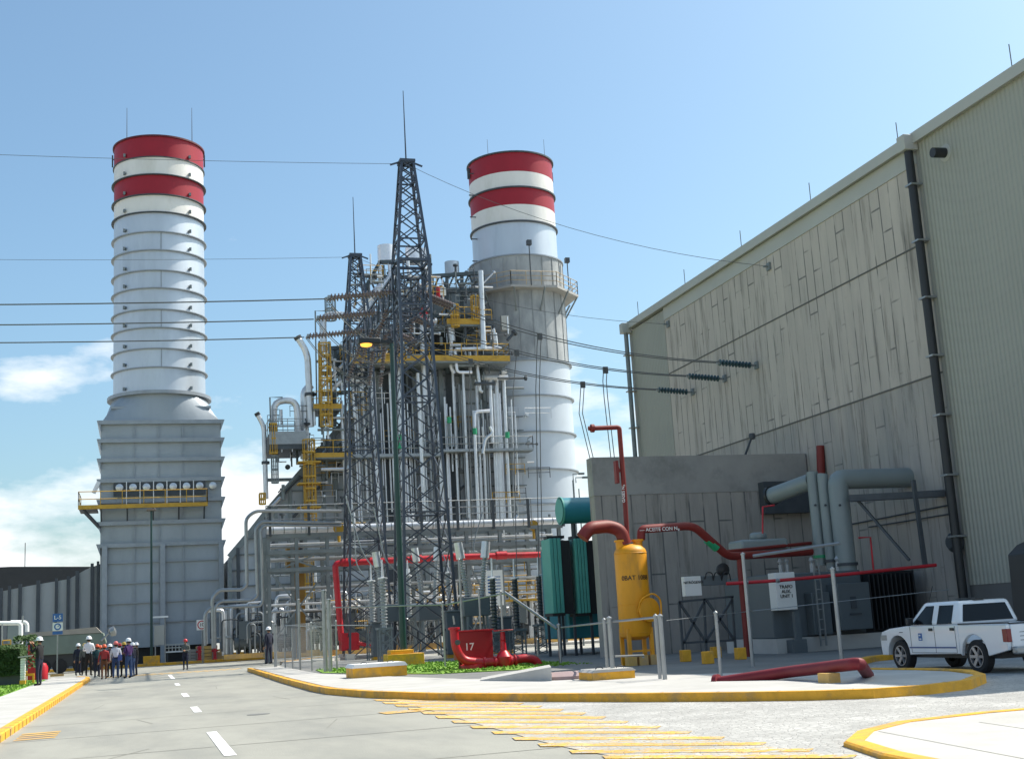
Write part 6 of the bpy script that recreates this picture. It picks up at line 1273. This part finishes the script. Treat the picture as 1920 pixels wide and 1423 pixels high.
b = MB(); b.lathe([(.12, 0), (.19, 0), (.19, .01), (.12, .01), (.12, 0)], (q.x, sy-.022, (zz[2]+zz[3])/2), 24, (0, -1, 0), cap=False); b.bar((q.x, sy-.03, (zz[2]+zz[3])/2), (q.x+.1, sy-.03, (zz[2]+zz[3])/2+.08), .03); b.build('ring_mark', 'blue', t)
b = MB(); b.box(q.x-.35, q.x+.35, sy-.2, sy+.25, .14, .26); b.build('base', 'kerb_old', t, smooth=False)
sy = 98.0; q = Y(379, 1245, sy); zc = Y(379, 1171, sy).z; t = thing('speed_sign', 'white square speed limit sign marked 10 near the far kerb', 'sign', (q.x, sy, 0))
b = MB(); b.box(q.x-.38, q.x+.38, sy-.02, sy, zc-.38, zc+.38); b.build('plate', 'signw', t, bevel=.005); b = MB(); b.lathe([(.25, 0), (.32, 0), (.32, .012), (.25, .012), (.25, 0)], (q.x, sy-.022, zc), 28, (0, -1, 0), cap=False); b.build('red_ring', 'firered', t)
text('10', .34, 'ink', (q.x, sy-.03, zc), (1, 0, 0), (0, 0, 1), 'lettering', t); b = MB(); b.tube([(q.x+.02, sy+.05, 0), (q.x+.02, sy+.05, zc)], .04, 8); b.tube([(q.x+.13, sy+.05, 0), (q.x+.13, sy+.05, zc)], .03, 8); b.build('post', 'galv', t)

# ================================================================ PEOPLE
import bmesh
CL = {k: cloth('cloth_'+k, c) for k, c in dict(navy=(.012, .015, .035), white=(.72, .72, .76), black=(.008, .008, .01), jeans=(.03, .06, .15), brown=(.12, .045, .02), red=(.30, .03, .03), teal=(.01, .05, .06), grey=(.10, .11, .10), purple=(.06, .02, .11), blue=(.08, .12, .35), shoe=(.015, .013, .012)).items()}
HM = {k: mat('helmet_'+k, c, .3, var=.02, coat=.4) for k, c in dict(white=(.8, .8, .82), orange=(.6, .09, .02), red=(.5, .02, .02), pink=(.65, .15, .13), yellow=(.5, .33, .04)).items()}
def person(px, pb, y, ang, h, top, leg, helmet, pose, label, z0=.004, extra=None):
    q = Y(px, pb, y); t = thing('person', label, 'person', (q.x, y, z0), 'visitors in hard hats on the road' if extra != 'solo' else None)
    s = h/1.75; V = []; E_ = []; RD = []; KD = []
    def v(x, y_, z, rx, ry_, kd): V.append(Vector((x*s, y_*s, z*s))); RD.append((rx*s, ry_*s)); KD.append(kd); return len(V)-1
    def e(a, c): E_.append((a, c))
    st = rnd.uniform(-.03, .03)
    pel = v(0, 0, .93, .155, .115, 'l'); sp1 = v(0, .0, 1.10, .145, .105, 't'); ch = v(0, .01, 1.32, .175, .12, 't'); nb = v(0, -.01, 1.47, .075, .07, 't'); nk = v(0, 0, 1.52, .055, .055, 's'); hd = v(0, .015, 1.60, .078, .092, 's'); ht = v(0, .01, 1.70, .06, .07, 's'); ns = v(0, .115, 1.605, .014, .014, 's')
    e(pel, sp1); e(sp1, ch); e(ch, nb); e(nb, nk); e(nk, hd); e(hd, ht); e(hd, ns)
    for sd_ in (-1, 1):
        sw = .06*sd_ if pose in ('walk', 'lean') else st*sd_
        a = v(.095*sd_, 0, .84, .092, .10, 'l'); kn = v(.105*sd_, .02+sw, .49, .062, .066, 'l'); an = v(.11*sd_, sw*1.6, .10, .042, .046, 'l'); hl = v(.11*sd_, sw*1.6-.02, .045, .042, .04, 'f'); to = v(.125*sd_, sw*1.6+.15, .035, .045, .032, 'f')
        e(pel, a); e(a, kn); e(kn, an); e(an, hl); e(hl, to)
        sh = v(.185*sd_, -.005, 1.40, .062, .06, 't')
        if pose == 'camera': el = (.27*sd_, .14, 1.20); wr = (.11*sd_, .30, 1.50)
        elif pose == 'fold': el = (.25*sd_, .02, 1.13); wr = (.08*sd_, .26, 1.12)
        elif pose == 'walk': el = (.25*sd_, -.05*sd_, 1.12); wr = (.26*sd_, .12, .92)
        else: el = (.25*sd_, -.02, 1.12); wr = (.255*sd_, .06, .87)
        eb = v(*el, .045, .045, 't'); wb = v(*wr, .031, .03, 't'); dirv = (Vector(wr)-Vector(el)).normalized()
        e(ch, sh); e(sh, eb); e(eb, wb)
        pm = Vector(wr)+dirv*.07; pv = v(*pm, .036, .02, 's'); e(wb, pv)
        side = dirv.cross(Vector((0, 1, .2))).normalized()
        for f in range(4):
            b0 = pm+dirv*.03+side*(f-1.5)*.02; L_ = (.07, .085, .08, .062)[f]; bend = Vector((0, .02, -.01)); i0 = v(*b0, .011, .011, 's'); i1 = v(*(b0+dirv*L_*.55+bend*.4), .0095, .0095, 's'); i2 = v(*(b0+dirv*L_+bend), .008, .008, 's'); e(pv, i0); e(i0, i1); e(i1, i2)
        th = pm-side*.04*sd_-dirv*.01; i0 = v(*th, .012, .012, 's'); i1 = v(*(th-side*.02*sd_+dirv*.045), .010, .010, 's'); e(pv, i0); e(i0, i1)
    bm = bmesh.new(); lay = bm.verts.layers.skin.verify(); bv = []
    for i, p in enumerate(V): w_ = bm.verts.new(p); w_[lay].radius = RD[i]; w_[lay].use_root = (i == 0); bv.append(w_)
    for a, c in E_: bm.edges.new((bv[a], bv[c]))
    me = bpy.data.meshes.new('person_skeleton'); bm.to_mesh(me); bm.free(); tmp = bpy.data.objects.new('tmp_person', me); sc.collection.objects.link(tmp)
    sk = tmp.modifiers.new('skin', 'SKIN'); sk.use_smooth_shade = True; sb = tmp.modifiers.new('sub', 'SUBSURF'); sb.levels = sb.render_levels = 1
    bpy.context.view_layer.update(); dg = bpy.context.evaluated_depsgraph_get(); bme = bpy.data.meshes.new_from_object(tmp.evaluated_get(dg)); bpy.data.objects.remove(tmp)
    bme.materials.clear(); mats = {'s': M['skin'], 't': CL[top], 'l': CL[leg], 'f': CL['shoe']}; order = ['s', 't', 'l', 'f']
    for k in order: bme.materials.append(mats[k])
    segs = [(V[a], V[c], KD[a], KD[c]) for a, c in E_]
    for p in bme.polygons:
        c = p.center; best = 1e9; bk = 't'
        for A, B, ka, kb in segs:
            d = B-A; tt_ = max(0, min(1, (c-A).dot(d)/max(d.length_squared, 1e-9))); dist = (c-(A+d*tt_)).length
            if dist < best: best = dist; bk = ka if tt_ < .5 else kb
        if bk == 't' and c.z < 1.0*s and abs(c.x) < .17*s: bk = 'l'
        p.material_index = order.index(bk); p.use_smooth = True
    bo_ = bpy.data.objects.new('body', bme); sc.collection.objects.link(bo_); bo_.parent = t
    def child(mb, name, m):
        o = mb.build(name, m); o.parent = t; o.matrix_parent_inverse = Matrix(); return o
    b = MB(); b.lathe([(.152*s, 0), (.15*s, .012*s), (.122*s, .02*s), (.122*s, .06*s), (.105*s, .11*s), (.06*s, .145*s), (0.0, .155*s)], (0, .01*s, 1.64*s), 20); b.box(-.07*s, .07*s, .12*s, .185*s, 1.64*s, 1.652*s); child(b, 'helmet', HM[helmet])
    b = MB()
    for sd_ in (-1, 1): b.lathe([(.012*s, -.008), (.014*s, 0), (0.0, .008)], (.032*s*sd_, .098*s, 1.63*s), 8, (0, 1, 0))
    child(b, 'eye', 'ink')
    b = MB(); b.lathe([(.088*s, -.06*s), (.094*s, 0), (.09*s, .05*s)], (0, -.012*s, 1.62*s), 16); b.v = [p if p.y < .02*s else Vector((p.x, .02*s, p.z)) for p in b.v]; child(b, 'hair', 'ink')
    b = MB(); b.lathe([(.158*s, -.02), (.16*s, .03)], (0, 0, .985*s), 20); b.v = [Vector((p.x, p.y*.75, p.z)) for p in b.v]; child(b, 'belt', CL['black'])
    if extra == 'bag': b = MB(); b.box(.1*s, .3*s, -.22*s, -.1*s, .85*s, 1.12*s); child(b, 'shoulder_bag', CL['blue'])
    if extra == 'pack': b = MB(); b.box(-.13*s, .13*s, -.28*s, -.13*s, 1.05*s, 1.42*s); child(b, 'backpack', CL['red'])
    t.rotation_euler.z = R_(ang)
    return t
Z = .004
person(73, 1290, 57.8, 60, 1.98, 'black', 'navy', 'white', 'camera', 'tall guard in black uniform raising hands to the face on the pavement', .15, 'solo')
person(146, 1268, 74, -20, 1.68, 'navy', 'navy', 'white', 'stand', 'slim person in navy with white helmet, leftmost of the group', .15)
person(166, 1269, 71.5, -15, 2.02, 'white', 'black', 'white', 'fold', 'large man in white shirt and white helmet seen from behind', .15)
person(182, 1271, 73.5, 10, 1.72, 'teal', 'navy', 'orange', 'stand', 'person in dark teal top and orange helmet right of the white shirt', .004, None)
person(195, 1273, 68.0, 10, 1.68, 'red', 'brown', 'orange', 'walk', 'person in red top and brown trousers with orange helmet', .004, 'pack')
person(206, 1272, 71.5, 30, 1.70, 'navy', 'black', 'white', 'stand', 'person in dark clothes with white helmet behind the pink helmet', .004)
person(217, 1272, 68.6, 0, 1.80, 'white', 'jeans', 'pink', 'walk', 'person in white top and blue jeans with pink helmet', .004, 'bag')
person(232, 1270, 71.0, 20, 1.76, 'black', 'black', 'yellow', 'fold', 'person in black with yellow helmet near the right of the group', .004, 'bag')
person(241, 1273, 67.2, 45, 1.92, 'purple', 'jeans', 'white', 'fold', 'tall person in purple top and jeans with white helmet', .004)
person(249, 1273, 69.5, 60, 1.70, 'navy', 'jeans', 'white', 'stand', 'group member in navy jacket and jeans behind the tall purple top', .004)
person(188, 1268, 77, 160, 1.66, 'grey', 'jeans', 'orange', 'stand', 'person in grey top facing the group with orange helmet', .004)
person(348, 1256, 78, 165, 1.75, 'grey', 'navy', 'red', 'fold', 'lone worker in red helmet and grey vest standing on the road', .004, 'solo')
person(505, 1249, 73, 40, 2.0, 'navy', 'navy', 'white', 'stand', 'worker in navy with white helmet beside the first fence post', .15, 'solo')
person(158, 1269, 73.0, 5, 1.66, 'grey', 'black', 'yellow', 'stand', 'short person in grey between the navy visitor and the white shirt', .15)
person(224, 1271, 73.8, -10, 1.72, 'red', 'navy', 'red', 'stand', 'person in red top and red helmet at the back of the group', .004)
person(256, 1271, 71.8, 80, 1.70, 'black', 'navy', 'white', 'fold', 'person in black holding papers at the right end of the group', .004)
